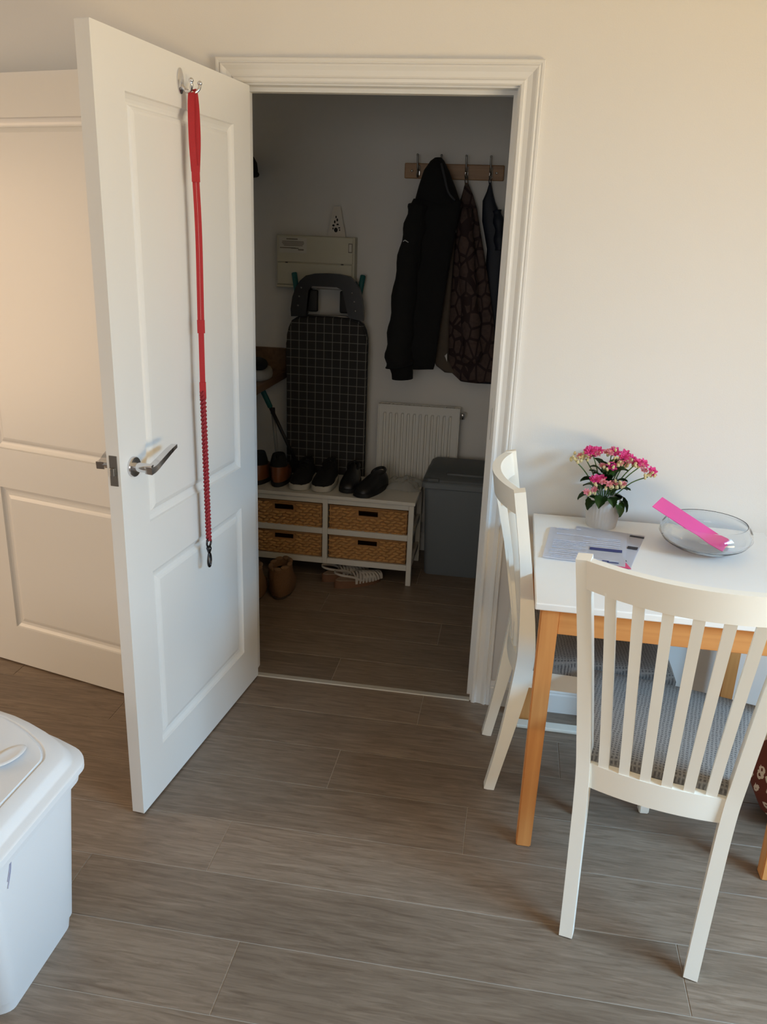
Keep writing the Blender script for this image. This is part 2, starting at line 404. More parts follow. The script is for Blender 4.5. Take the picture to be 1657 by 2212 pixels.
def make_door(name, loc, ang, label, k=1.0):
    o = struct(name, leaf_bm(), gloss_m); o.location = loc; o.rotation_euler = (0,0,ang); o['label'] = label
    for z0, z1 in PANELS: obj('panel', panel_bm(z0, z1), gloss_m, o, False)
    lever(o, 1, k); lever(o, -1, k)
    lp = obj('latch_plate', bbox(DW-.0005, DW+.0012, -.0285, -.0068, .975, 1.052, .0004), steel_m, o)
    obj('latch_bolt', bbox(DW, DW+.009, -.024, -.012, 1.002, 1.022, .002), steel_m, lp)
    for z in (.22, 1.0, 1.78):
        bm = new(); tube(bm, [(-.003, -DT-.004, z), (-.003, -DT-.004, z+.1)], .006, 10); obj('hinge', bm, steel_m, o, True, 40)
    return o
th = 1.6683-PI/2
dvec = Vector((-math.sin(th), -math.cos(th), 0))
door1 = make_door('door_1', (.0279, -.0075, 0), math.atan2(dvec.y, dvec.x), 'white two-panel door standing open with a red lead hanging on it')
# second door, folded back almost flat against the same wall; its y=-DT face is the one seen
a2 = math.radians(-13.62)
d2 = Vector((math.cos(a2), math.sin(a2), 0)); n2 = Vector((-d2.y, d2.x, 0))
hinge2 = Vector((-.974, -.0965, 0)) + n2*DT
door2 = make_door('door_2', hinge2, a2, 'white two-panel door folded back against the wall behind the open door', .75)

# ------------------------------------------------------------------ hook and red dog lead on the open door (door coordinates)
DM = door1.matrix_basis.copy()
def on_door(name, label, cat, x, y, z):
    o = thing(name, label, cat, DM @ Vector((x, y, z)), door1.rotation_euler.z)
    return o
hk = on_door('coat_hook', 'small chrome double hook screwed to the open door', 'hook', .432, 0, 1.93)
bm = new(); rings(bm, [[(r*.016*math.cos(2*PI*k/24), v, r*.03*math.sin(2*PI*k/24)) for k in range(24)] for r, v in ((1,0),(1,.003),(.7,.006),(.2,.007))]); obj('plate', bm, chrome_m, hk, True, 40)
for s in (-1, 1):
    bm = new(); tube(bm, curve_pts([(0,.004,-.010),(s*.004,.018,-.022),(s*.013,.034,-.024),(s*.021,.042,-.014),(s*.023,.043,-.004)], 5), [.005]*8+[.0042]*8+[.0038]*5, 10)
    bmesh.ops.create_icosphere(bm, subdivisions=2, radius=.0062, matrix=Matrix.Translation((s*.023,.043,-.002)))
    obj('prong', bm, chrome_m, hk, True, 50)
red_m = mat('red_nylon_webbing', (168, 17, 27), .55, var=.15, scale=300, bump=.4, bscale=900)
red2_m = mat('red_braided_rope', (146, 28, 40), .6, var=.25, scale=400, bump=.4, bscale=900)
ld = on_door('dog_lead', 'red braided dog lead hanging from the hook on the open door', 'dog lead', .42, .030, 1.91)
def ribbon(bm, pts, w, t, side=Vector((1,0,0))): bar(bm, pts, side, w, t)
sv = Vector((-.456, .89, 0))                                   # webbing turned edge-on to the door
def sh(pts, d): return [(x-.456*d, y+.89*d, z) for x, y, z in pts]
bm = new()
ribbon(bm, curve_pts([(.015,.003,-.19),(.014,-.001,-.12),(.012,-.002,-.05),(.007,-.002,-.010),(.001,.0,.0),(-.003,.002,-.010),(-.003,.005,-.05),(.002,.008,-.12),(.008,.006,-.19)], 6), .0165, .003, sv)
obj('handle_loop', bm, red_m, ld, True, 40)
bm = new(); ribbon(bm, [(.012,.005,-.175),(.012,.005,-.215)], .021, .009, sv); obj('stitched_tab', bm, red_m, ld)
bm = new(); ribbon(bm, sh(curve_pts([(.011,.004,-.20),(.009,.006,-.35),(.010,.004,-.58)], 6), -.0046), .0088, .0032, sv); obj('strap', bm, red_m, ld)
bm = new(); ribbon(bm, sh(curve_pts([(.011,.004,-.20),(.009,.006,-.35),(.010,.004,-.58)], 6), .0046), .0088, .0032, sv); obj('strap', bm, red_m, ld)
bm = new(); ribbon(bm, [(.010,.004,-.565),(.010,.004,-.60)], .0205, .008, sv); obj('stitched_tab', bm, red_m, ld)
bm = new(); ribbon(bm, [(.010,.004,-.59),(.011,.004,-.66),(.012,.004,-.74)], .015, .004, sv); obj('strap', bm, red_m, ld)
bm = new(); ribbon(bm, [(.012,.004,-.735),(.012,.004,-.78)], .018, .009, sv); obj('stitched_tab', bm, red_m, ld)
for ph in range(3):                                           # three plaited cords
    bm = new(); pts = []
    for i in range(150):
        t = i/149; a = t*2*PI*13 + ph*2*PI/3
        pts.append((.013-.006*t+.0056*math.sin(a), .004+.0042*math.sin(2*a), -.76-.45*t))
    tube(bm, pts, .0042, 6); obj('braid_strand', bm, red2_m, ld, True)
gun = mat('gunmetal_clip', (70, 70, 74), .2, 1)
bm = new(); ring = [(.007+.013*math.cos(a), .004, -1.216+.013*math.sin(a)) for a in [2*PI*k/24 for k in range(25)]]; tube(bm, ring, .0032, 8); obj('swivel_ring', bm, gun, ld, True)
bm = new(); lathe(bm, [(.0001,0),(.007,-.001),(.0085,-.006),(.006,-.014),(.0045,-.020),(.0001,-.021)], (.008,.004,-1.228), 14); obj('swivel', bm, gun, ld, True)
bm = new(); tube(bm, curve_pts([(.008,.004,-1.246),(.000,.004,-1.258),(-.002,.004,-1.275),(.003,.004,-1.290),(.011,.004,-1.291),(.016,.004,-1.278),(.014,.004,-1.262),(.009,.004,-1.250)], 5), .0036, 8); obj('snap_hook', bm, gun, ld, True)

# ------------------------------------------------------------------ dining table
TX0, TX1, TY0, TY1, TZ = .976, 1.692, -.735, -.030, .740
tb = thing('dining_table', 'small square table with white top and oak legs against the wall', 'table', ((TX0+TX1)/2, (TY0+TY1)/2, 0))
wobj('tabletop', bbox(TX0, TX1, TY0, TY1, TZ-.019, TZ, .003), top_m, tb)
lg = .046
for sx_, sy_ in ((0,0),(1,0),(0,1),(1,1)):
    x = TX0+.016 if sx_ == 0 else TX1-.016-lg; y = TY0+.012 if sy_ == 0 else TY1-.022-lg
    bm = new(); t = .006
    xa, xb = (x, x+lg) ; ix0, ix1 = (xa+t if sx_ == 1 else xa, xb-t if sx_ == 0 else xb)
    iy0, iy1 = (y+t if sy_ == 1 else y, y+lg-t if sy_ == 0 else y+lg)
    rings(bm, [[(ix0,iy0,0),(ix1,iy0,0),(ix1,iy1,0),(ix0,iy1,0)], [(xa,y,TZ-.019),(xb,y,TZ-.019),(xb,y+lg,TZ-.019),(xa,y+lg,TZ-.019)]])
    bmesh.ops.bevel(bm, geom=list(bm.edges), offset=.003, segments=2, affect='EDGES')
    wobj('leg', bm, oak_z, tb)
for y in (TY0+.020, TY1-.050): wobj('apron', bbox(TX0+.016+lg, TX1-.016-lg, y, y+.02, TZ-.089, TZ-.019, .002), oak_x, tb)
for x in (TX0+.022, TX1-.042): wobj('apron', bbox(x, x+.02, TY0+.012+lg, TY1-.022-lg, TZ-.089, TZ-.019, .002), oak_x, tb)

# ------------------------------------------------------------------ dining chairs
def make_chair(label):
    r = thing('dining_chair', label, 'chair', group=None)
    def post(s):
        bm = new()
        P = curve_pts([(s*.1425,0,0),(s*.150,.036,.20),(s*.158,.064,.40),(s*.168,.066,.52),(s*.188,.042,.74),(s*.210,.004,.968)], 6)
        n = len(P); bar(bm, P, Vector((1,0,0)), .031, [.030+.020*math.exp(-((p.z-.43)/.22)**2) for p in P])
        bmesh.ops.bevel(bm, geom=[e for e in bm.edges if len(e.link_faces) == 2 and e.calc_face_angle(0) > 1], offset=.004, segments=2, affect='EDGES')
        return bm
    for s in (-1, 1): obj('back_post', post(s), chair_m, r, True, 40)
    def py(z):   # post centre-line depth and half width at height z
        pts = [(0,0,.1425),(.20,.036,.150),(.40,.064,.158),(.52,.066,.168),(.74,.042,.188),(.968,.004,.210)]
        for a, b in zip(pts, pts[1:]):
            if a[0] <= z <= b[0]:
                t = (z-a[0])/(b[0]-a[0]); return a[1]+(b[1]-a[1])*t, a[2]+(b[2]-a[2])*t
    def rail(z0, z1, bow, th):
        ya, ha = py(z0); yb, hb = py(z1); N = 16; rows = []
        for i in range(N+1):
            u = -1+2*i/N; k = bow*(1-u*u)
            rows.append([(u*ha, ya-k-th/2, z0), (u*ha, ya-k+th/2, z0), (u*hb, yb-k+th/2, z1), (u*hb, yb-k-th/2, z1)])
        bm = new(); rings(bm, rows); 
        bmesh.ops.bevel(bm, geom=[e for e in bm.edges if len(e.link_faces) == 2 and e.calc_face_angle(0) > 1], offset=.003, segments=2, affect='EDGES')
        return bm
    BT, BB = .052, .020
    obj('top_rail', rail(.898, .966, BT, .024), chair_m, r, True, 40)
    obj('lower_rail', rail(.390, .452, BB, .024), chair_m, r, True, 40)
    for i in range(6):
        u = -1+2*(i+1)/7
        bm = new(); rows = []
        for k in range(7):
            z = .448+(.905-.448)*k/6; yy, hw = py(z); bow = BB+(BT-BB)*k/6; c = (u*hw, yy-bow*(1-u*u)); w = .0115
            rows.append([(c[0]-w, c[1]-.009, z), (c[0]+w, c[1]-.009, z), (c[0]+w, c[1]+.009, z), (c[0]-w, c[1]+.009, z)])
        rings(bm, rows)
        bmesh.ops.bevel(bm, geom=[e for e in bm.edges if len(e.link_faces) == 2 and e.calc_face_angle(0) > 1], offset=.002, segments=1, affect='EDGES')
        obj('slat', bm, chair_m, r, True, 40)
    for s in (-1, 1):
        bm = new()
        rows = [[(s*.193-q, .452-q, 0), (s*.193+q, .452-q, 0), (s*.193+q, .452+q, 0), (s*.193-q, .452+q, 0)] for q in (.014,)]
        rows += [[(s*.195-q, .450-q, .425), (s*.195+q, .450-q, .425), (s*.195+q, .450+q, .425), (s*.195-q, .450+q, .425)] for q in (.019,)]
        rings(bm, rows); bmesh.ops.bevel(bm, geom=list(bm.edges), offset=.003, segments=2, affect='EDGES')
        obj('front_leg', bm, chair_m, r)
        bm = new(); bar(bm, [(s*.163,.085,.400),(s*.196,.432,.400)], Vector((1,0,0)), .020, .06); obj('seat_rail', bm, chair_m, r)
    obj('seat_rail', bbox(-.178, .178, .444, .464, .370, .430, .002), chair_m, r)
    bm = new(); rows = []                                   # padded seat
    for z, g in ((.425,.004),(.432,0),(.452,-.001),(.463,.006),(.470,.022),(.4725,.06)):
        out = []
        base = [(-.172,.062),(.172,.062),(.222,.474),(-.222,.474)]
        N = 8
        for q in range(4):
            a, b = Vector(base[q]), Vector(base[(q+1) % 4])
            for k in range(N):
                p = a.lerp(b, k/N); c = Vector((0,.27)); d = (p-c); p = c+d*(1-g/ .2*.55)
                if q == 2: p.y += .010*(1-(2*k/N-1)**2)
                out.append((p.x, p.y, z))
        rows.append(out)
    rings(bm, rows)
    obj('seat', bm, sm_, r, True, 50)
    return r
ch1 = make_chair('cream slat-back dining chair with its back to the open floor')
ang = math.atan2(-.067, .277)
ch1.location = (1.2555, -1.038, 0); ch1.rotation_euler.z = ang; ch1['group'] = 'dining chairs at the table'
ch2 = ch1.copy(); C.objects.link(ch2)
for c in list(ch1.children): copy_part(c, ch2)
ch2['label'] = 'cream slat-back dining chair beside the door frame, facing along the wall'
ch2.location = (.897, -.338, 0); ch2.rotation_euler.z = math.atan2(-.282, .020)+PI
ch2.rotation_euler.z = math.atan2(-.282, .020)

# white strip lying on floor by the wall under the table
tag(obj('cable_cover', bbox(.985, 1.295, -.142, -.102, 0, .014, .004), mat('white_plastic', (226, 223, 212), .5)), 'white plastic cable cover strip on the floor under the table', 'cable cover')
# brown floral bag on the floor right of the table
fb_ = thing('floral_bag', 'brown cloth bag printed with cream flowers on the floor by the table', 'bag', (1.86, -.42, 0))
bm = new(); rows = []
for z, r_ in ((.002,.10),(.02,.150),(.06,.185),(.12,.205),(.20,.205),(.28,.185),(.33,.16),(.35,.12)):
    rows.append([(r_*math.cos(a)*(1+.05*math.sin(5*a+z*20)), .8*r_*math.sin(a)*(1+.05*math.sin(4*a)), z+.012*math.sin(3*a)*(z > .05)) for a in [2*PI*k/32 for k in range(32)]])
rings(bm, rows); obj('bag_body', bm, bm_, fb_, True)
for s in (-1, 1):
    bm = new(); ribbon(bm, curve_pts([(-.07,s*.05,.34),(-.06,s*.07,.42),(0,s*.08,.45),(.06,s*.07,.42),(.07,s*.05,.34)], 6), .022, .003, Vector((0,0,1)).cross(Vector((1,0,0)))); obj('bag_handle', bm, bm_, fb_)

# ------------------------------------------------------------------ things on the table
green = mat('kalanchoe_leaf', (52, 84, 36), .38, var=.3, scale=40, spec=.5)
stem_m = mat('green_stem', (78, 104, 52), .5)
pink_m = mat('pink_petal', (222, 66, 140), .55, var=.25, scale=180)
palep_m = mat('pale_pink_bud', (222, 140, 150), .55, var=.25, scale=200)
bud_m = mat('cream_bud', (206, 190, 140), .55, var=.2, scale=200)
pot_m = mat('whitewashed_pot', (206, 200, 194), .8, var=.06, scale=60)
PXc, PYc = 1.186, -.092
pl = thing('potted_plant', 'pink-flowered kalanchoe in a ribbed pale pot on the table', 'plant', (PXc, PYc, TZ))
bm = new(); N = 96
prof_ = [(.045,0),(.0465,.003),(.049,.03),(.053,.065),(.0555,.094),(.056,.098),(.0535,.098),(.0515,.094),(.050,.085)]
rows = []
for i, (r_, z) in enumerate(prof_):
    row = []
    for k in range(N):
        a = 2*PI*k/N; w = .0013*math.sin(a*30+1.1*math.sin(z*60+a*3))+.0006*math.sin(a*17+z*90) if 1 < i < 5 else 0
        row.append(((r_+w)*math.cos(a), (r_+w)*math.sin(a), z))
    rows.append(row)
rings(bm, rows, True, True, True); obj('pot', bm, pot_m, pl, True, 60)
def leaf_mesh():
    bm = new(); rows = []
    for i in range(11):
        t = i/10; w = .020*math.sin(PI*min(1, t*.93+.05))**.7*(1+.07*math.sin(t*34)); 
        rows.append([(s*w, .062*t, .016*math.sin(t*2.2)-.018*t*t + .006*abs(s)) for s in (-1,-.5,0,.5,1)])
    rings(bm, rows, False, False, False)
    g = bmesh.ops.solidify(bm, geom=list(bm.faces), thickness=.0012)
    return bm
lf = obj('leaf', leaf_mesh(), green, pl, True)
rl = random.Random(3)
first = True
def place_leaf(az, el, r_, z, s):
    global first
    o = lf if first else copy_part(lf, pl); first = False
    M = Matrix.Rotation(az-PI/2, 4, 'Z') @ Matrix.Rotation(el, 4, 'X')
    o.matrix_local = Matrix.Translation((r_*math.cos(az), r_*math.sin(az), z)) @ M @ Matrix.Scale(s, 4)
for az, el, z, s in ((200,.35,.125,1.25),(195,-.25,.100,1.0),(225,-.7,.100,1.0),(255,-.35,.102,1.05),(285,-.2,.098,.95),(315,-.95,.100,1.15),(338,-.75,.102,1.1),(352,.45,.10,1.1),(20,.2,.105,1.0),(60,.2,.11,1.0),(110,.1,.11,1.0),(150,.1,.11,1.0),(240,.5,.125,1.0),(290,.7,.13,1.0),(330,.55,.13,1.0),(265,.9,.14,.9),(180,.8,.14,.9),(310,1.0,.15,.85),(20,.8,.15,.9),(90,.7,.15,.9),(215,.6,.15,.8),(250,.55,.165,.8),(285,.5,.17,.8),(320,.6,.175,.8),(345,.5,.165,.85),(190,.5,.17,.75),(270,.8,.185,.7),(335,.9,.19,.75),(230,.9,.185,.7),(45,.6,.18,.8),(140,.6,.18,.8),(300,1.1,.19,.7)):
    place_leaf(math.radians(az), el, .030 if el < 0 else .018, z, s*.92)
# flower clusters: (x, z) offsets measured from pot base, y depth, kind
def floret_mesh(rad, layers, seed):
    bm = new(); rr = random.Random(seed)
    for l in range(layers):
        n = 7; r_ = rad*(1-.26*l); el = .25+.38*l
        for k in range(n):
            a = 2*PI*k/n + l*.5 + rr.uniform(-.1,.1)
            d = Vector((math.cos(a)*math.cos(el), math.sin(a)*math.cos(el), math.sin(el))); s = Vector((-math.sin(a), math.cos(a), 0)); up = d.cross(s)
            v = [bm.verts.new(p) for p in (d*r_*.1, d*r_*.6+s*r_*.30, d*r_*1.0+s*r_*.12, d*r_*1.0-s*r_*.12, d*r_*.6-s*r_*.30)]
            c = bm.verts.new(d*r_*.62+up*(r_*-.12))
            for i in range(5): bm.faces.new((v[i], v[(i+1) % 5], c))
    return bm
def bud_mesh():
    bm = new(); lathe(bm, [(.0001,0),(.0036,.002),(.0044,.007),(.003,.012),(.0001,.0135)], n=8); return bm
fl_big = obj('flower', floret_mesh(.0185, 3, 1), pink_m, pl); fl_sm = obj('flower', floret_mesh(.0125, 3, 2), palep_m, pl); bd = obj('bud', bud_mesh(), bud_m, pl)
used = {id(fl_big): False, id(fl_sm): False, id(bd): False}
def put_fl(src, p, rx, ry):
    o = src if not used[id(src)] else copy_part(src, pl); used[id(src)] = True
    o.matrix_local = Matrix.Translation(p) @ Matrix.Rotation(rx, 4, 'X') @ Matrix.Rotation(ry, 4, 'Y') @ Matrix.Rotation(rl.uniform(0,6), 4, 'Z')
clusters = [(-.050,.238,-.01,'b',5),(-.098,.212,.0,'u',5),(.006,.236,.01,'m',5),(.052,.224,.0,'b',4),(.092,.208,.0,'b',3),(.072,.212,-.01,'m',4),(.122,.180,.0,'m',3),
            (-.006,.203,-.03,'m',3),(-.028,.157,-.055,'b',5),(-.052,.128,-.055,'s',2),(.010,.150,-.055,'s',2),(.034,.158,-.05,'u',4),(-.070,.222,.0,'u',4),(.02,.215,-.02,'u',5),(.04,.20,.02,'u',4)]
for cx, cz, cy, kind, n in clusters:
    base = Vector((cx*.25, cy*.3, .10)); tip = Vector((cx, cy, cz-.012))
    bm = new(); tube(bm, curve_pts([base, base.lerp(tip, .5)+Vector((0,0,.012)), tip], 4), .0019, 6); obj('stem', bm, stem_m, pl, True)
    for i in range(n):
        rr = .014 if kind != 'u' else .012
        a = 2*PI*i/n+rl.uniform(0,1); p = Vector((cx+rr*math.cos(a), cy+rr*.7*math.sin(a), cz+rl.uniform(-.006,.007)))
        if kind == 'b': src = fl_big if i < n-1 else fl_sm
        elif kind == 'm': src = fl_big if i == 0 else (fl_sm if i < n-1 else bd)
        elif kind == 's': src = fl_sm
        else: src = bd if i else fl_sm
        put_fl(src, p, .7+rl.uniform(-.3,.3), rl.uniform(-.4,.4)+cx*3)
    for i in range(6):
        put_fl(bd, Vector((cx+rl.uniform(-.018,.018), cy+rl.uniform(-.012,.012), cz-.014+rl.uniform(-.006,.006))), rl.uniform(-.5,.5), rl.uniform(-.5,.5))

# papers
paper_m = mat('white_paper', (240, 241, 249), .7, var=.01)
ink_m = mat('grey_print', (208, 212, 228), .8); navy_m = mat('navy_print', (52, 58, 112), .7); blk_m = mat('black_print', (44, 40, 48), .7); pkp_m = mat('pink_print', (214, 70, 120), .7)
def sheet(name, label, corners, z):
    """corners: tl, tr, br, bl on the table; returns root and bilinear mapper"""
    c = [Vector(p) for p in corners]; cen = sum(c, Vector((0,0)))/4
    r = thing(name, label, 'paper', (cen.x, cen.y, z))
    def P(u, v, h=0): p = c[0].lerp(c[1], u).lerp(c[3].lerp(c[2], u), v); return (p.x-cen.x, p.y-cen.y, h)
    bm = new(); n = 8; rows = []
    for j in range(n+1): rows.append([P(i/n, j/n, .0012+.0012*math.sin(i*1.1+j*.7)*math.sin(j*.6)) for i in range(n+1)])
    rings(bm, rows, False, False, False); bmesh.ops.solidify(bm, geom=list(bm.faces), thickness=.0006)
    obj('sheet', bm, paper_m, r, True, 60)
    def bars(nm, m, L_):
        bm = new()
        for u0, u1, v0, v1 in L_:
            rings(bm, [[P(u0,v0,h),P(u1,v0,h),P(u1,v1,h),P(u0,v1,h)] for h in (.0024,.0032)])
        return obj(nm, bm, m, r)
    return r, P, bars
lines = []
for v, u0, u1 in ((.05,.08,.22),(.20,.10,.28),(.225,.10,.55),(.25,.45,.92),(.30,.62,.92),(.36,.45,.92),(.42,.08,.92),(.45,.08,.50),(.49,.08,.92),(.53,.08,.50),(.57,.08,.45),(.62,.08,.5),(.66,.08,.45),(.74,.06,.52),(.78,.06,.5),(.84,.06,.5),(.90,.1,.92),(.94,.1,.6)):
    lines.append((u0, u1, v, v+.0075))
_, _, bars = sheet('advert_leaflet', 'white leaflet with black bars and pink triangle sticking out from under the letter', ((1.11,-.125),(1.312,-.165),(1.236,-.450),(1.035,-.415)), TZ+.0002)
bars('black_bar', blk_m, [(.80,1.0,.06,.10),(.84,.98,.40,.47)])
r2 = bars('pink_triangle', pkp_m, []); bpy.data.objects.remove(r2)
lr = [o for o in bpy.data.objects if o.name.startswith('advert_leaflet')][0]
bm = new(); rings(bm, [[(.020,-.158,h),(.064,-.168,h),(.052,-.112,h)] for h in (.0026,.0034)]); obj('pink_triangle', bm, pkp_m, lr)
bm = new(); rings(bm, [[(.044,-.112,h),(.058,-.115,h),(.053,-.090,h)] for h in (.0036,.0042)]); obj('black_mark', bm, blk_m, lr)
_, _, bars = sheet('printed_letter', 'printed white letter with navy bar beside the plant pot', ((1.028,-.168),(1.258,-.170),(1.222,-.448),(.998,-.432)), TZ+.0042)
bars('print_line', ink_m, lines); bars('navy_bar', navy_m, [(.55,.95,.56,.63)]); bars('signature_stroke', navy_m, [(.72,.80,.91,.93),(.78,.92,.935,.95)])
bars('logo_mark', ink_m, [(.08,.24,.03,.055),(.34,.40,.0,.025)])

# glass bowl with pink card
gm, gb = base_mat('clear_glass', 0.0); gb.inputs['Base Color'].default_value = (.96,.98,1,1); gb.inputs['Transmission Weight'].default_value = 1; gb.inputs['IOR'].default_value = 1.45
BX, BY = 1.467, -.240
outp = [(.0001,0),(.040,0),(.058,.003),(.092,.014),(.118,.030),(.1305,.049),(.1275,.067),(.1195,.080),(.1130,.0865),(.1118,.0885)]
inp = [(.1095,.0875),(.1165,.0785),(.1245,.0655),(.1272,.049),(.115,.0325),(.090,.0175),(.058,.0068),(.040,.005),(.0001,.005)]
bm = new(); lathe(bm, outp+inp, n=64); bw = tag(obj('glass_bowl', bm, gm, None, True, 80), 'low round clear glass bowl on the table', 'bowl'); bw.location = (BX, BY, TZ+.0005)
cardm = mat('hot_pink_card', (232, 78, 158), .6, var=.02)
cb = [Vector((1.507,-.298,.758)), Vector((1.549,-.200,.758)), Vector((1.345,-.163,.868)), Vector((1.302,-.266,.868))]
cc = sum(cb, Vector())/4; nn = (cb[1]-cb[0]).cross(cb[3]-cb[0]).normalized()*.0009
bm = new(); rows = []
for sgn in (-1, 1): rows.append([p-cc+nn*sgn for p in cb])
rings(bm, rows); co = tag(obj('pink_card', bm, cardm), 'long hot pink card strip leaning out of the glass bowl', 'card'); co.location = cc

# ------------------------------------------------------------------ white food bin at left
bin_m = mat('white_plastic_bin', (224, 226, 228), .42, var=.012, scale=5, bump=.06, bscale=500)
def rr_pts(x0, x1, y0, y1, r, z, bulge=0, n=6):
    out = []
    for cx, cy, a0 in ((x1-r,y0+r,-PI/2),(x1-r,y1-r,0),(x0+r,y1-r,PI/2),(x0+r,y0+r,PI)):
        for k in range(n+1):
            a = a0+PI/2*k/n; out.append([cx+r*math.cos(a), cy+r*math.sin(a), z])
    mx, my = (x0+x1)/2, (y0+y1)/2
    for p in out:
        pass
    return out
def loop(x0, x1, y0, y1, r, z, by=0, bx=0, per=10):
    """rounded rectangle loop with bowed sides"""
    base = rr_pts(x0, x1, y0, y1, r, z); P = [Vector(p) for p in base]; out = []
    m = len(P)
    for i in range(m):
        a, b = P[i], P[(i+1) % m]
        k = max(1, int((b-a).length/.03))
        for j in range(k): out.append(a.lerp(b, j/k))
    hx, hy, mx, my = (x1-x0)/2, (y1-y0)/2, (x0+x1)/2, (y0+y1)/2
    for p in out:
        u = max(-1, min(1, (p.x-mx)/hx)); v = max(-1, min(1, (p.y-my)/hy))
        p.y += by*(1-u*u)*v; p.x += bx*(1-v*v)*u
    return out
wb = thing('food_bin', 'white plastic lidded storage bin standing on the floor', 'bin', (-.33, -1.32, 0))
def WL(x0, x1, y0, y1, r, z, by=0, bx=0): return [tuple(p) for p in loop(x0, x1, y0, y1, r, z, by, bx)]
base_loops = [(-.440,-.055,-1.462,-1.208,.03,.0),(-.443,-.052,-1.466,-1.204,.03,.006),(-.445,-.050,-1.468,-1.198,.03,.032),(-.449,-.046,-1.473,-1.194,.03,.038),(-.462,-.036,-1.492,-1.150,.032,.392)]
def same(lps, bys, dome=None):
    """stack of loops with one vertex count: unit rounded rectangle scaled, sides bowed by b, middle lifted by dome"""
    rows = []
    for i, (l, b) in enumerate(zip(lps, bys)):
        x0, x1, y0, y1, r, z = l; row = []
        for p in loop(-.2, .2, -.15, .15, .03*(r/.03), 0):
            un, vn = p.x/.2, p.y/.15
            Y = (y0+y1)/2+vn*(y1-y0)/2 + b*(1-un*un)*vn
            row.append(((x0+x1)/2+un*(x1-x0)/2, Y, z+(dome[i]*(1-un*un) if dome else 0)))
        rows.append(row)
    return rows
def lp(x0, x1, y0, y1, z): return (x0, x1, y0, y1, .03, z)
bm = new(); rings(bm, same([lp(-0.6100,-.055,-1.462,-1.208,0), lp(-0.6130,-.052,-1.466,-1.204,.006), lp(-0.6150,-.050,-1.468,-1.200,.032), lp(-0.6190,-.046,-1.473,-1.194,.038), lp(-0.6320,-.038,-1.492,-1.152,.388)], [.02,.02,.02,.02,.06]))
wobj('bin_body', bm, bin_m, wb, True, 45)
bm = new(); rings(bm, same([lp(-0.6340,-.036,-1.494,-1.150,.376), lp(-0.6440,-.026,-1.504,-1.140,.380), lp(-0.6460,-.024,-1.506,-1.138,.398), lp(-0.6420,-.028,-1.502,-1.142,.402)], [.062,.068,.070,.070]))
wobj('bin_rim', bm, bin_m, wb, True, 40)
bm = new(); rings(bm, same([lp(-0.6500,-.018,-1.510,-1.134,.403), lp(-0.6540,-.014,-1.514,-1.130,.407), lp(-0.6540,-.014,-1.514,-1.130,.421), lp(-0.6500,-.018,-1.510,-1.134,.425), lp(-0.6360,-.032,-1.496,-1.146,.427), lp(-0.6320,-.036,-1.492,-1.150,.430), lp(-0.6260,-.044,-1.486,-1.156,.444), lp(-0.6200,-.050,-1.480,-1.162,.449), lp(-0.5940,-.078,-1.452,-1.184,.455), lp(-0.5915,-.0805,-1.4495,-1.1865,.4515), lp(-0.5885,-.0835,-1.4465,-1.1895,.4515), lp(-0.5860,-.086,-1.444,-1.192,.456), lp(-0.5300,-.150,-1.39,-1.25,.458)], [.074,.076,.078,.080,.083,.085,.088,.090,.095,.095,.095,.095,.07], [.004,.004,.006,.008,.012,.016,.022,.025,.027,.027,.027,.027,.027]))
lid = wobj('lid', bm, bin_m, wb, True, 40)
bm = new(); rows = [[(.058*k*math.cos(a)*.75-.045*k*math.sin(a)*.3, .058*k*math.cos(a)*.62+.026*k*math.sin(a), z) for a in [2*PI*q/28 for q in range(28)]] for k, z in ((1,0),(.86,.0035),(.6,.002),(.25,.0006))]
rings(bm, rows, True, False, True)
tg = obj('lid_grip', bm, bin_m, lid, True, 60); tg.location = (-.150, -1.228, .4690); tg.rotation_euler.z = .55; tg.scale = (.8, .8, .8)
bm = new()
for s, o_ in ((1,0),(.7,.004)):
    tube(bm, curve_pts([(-.0375, -1.415-.02*k/6*s-o_, .366-.05*(k/6)**.7*s) for k in range(7)], 2), .0009, 5)
wobj('faded_print', bm, mat('faded_violet_print', (176, 176, 198), .6), wb, True)

# ------------------------------------------------------------------ utility room: bench with baskets
bench_m = mat('white_bench_paint', (218, 214, 204), .5, var=.02)
BX0, BX1, BY0, BY1, BH = -.364, .474, .950, 1.300, .420
bn = thing('storage_bench', 'low white wooden bench holding four wicker baskets under the hooks', 'bench', ((BX0+BX1)/2, (BY0+BY1)/2, 0))
wobj('bench_top', bbox(BX0-.006, BX1+.006, BY0-.008, BY1, BH-.018, BH, .003), bench_m, bn)
for x in (BX0, BX1-.024):
    for y in (BY0, BY1-.024): wobj('leg', bbox(x, x+.024, y, y+.024, 0, BH-.018, .002), bench_m, bn)
MX = (BX0+BX1)/2
wobj('centre_post', bbox(MX-.012, MX+.012, BY0, BY0+.024, .075, BH-.018, .002), bench_m, bn)
wobj('centre_panel', bbox(MX-.008, MX+.008, BY0+.024, BY1-.002, .075, BH-.018), bench_m, bn)
for z in (.075, .225, BH-.043):
    for xa, xb in ((BX0+.024, MX-.012), (MX+.012, BX1-.024)): wobj('front_rail', bbox(xa, xb, BY0+.001, BY0+.023, z, z+(.028 if z < .3 else .025), .002), bench_m, bn)
for z in (.080, .230): wobj('shelf', bbox(BX0+.004, BX1-.004, BY0+.024, BY1-.004, z, z+.010), bench_m, bn)
for x in (BX0+.004, BX1-.020):
    for z in (.085, .235): wobj('side_rail', bbox(x, x+.016, BY0+.024, BY1-.024, z, z+.022, .002), bench_m, bn)
wick_m = mat('brown_seagrass', (196, 146, 88), .75, var=.3, scale=45, bump=.4, bscale=300)
wick2_m = mat('brown_seagrass_rim', (168, 122, 74), .75, var=.25, scale=60)
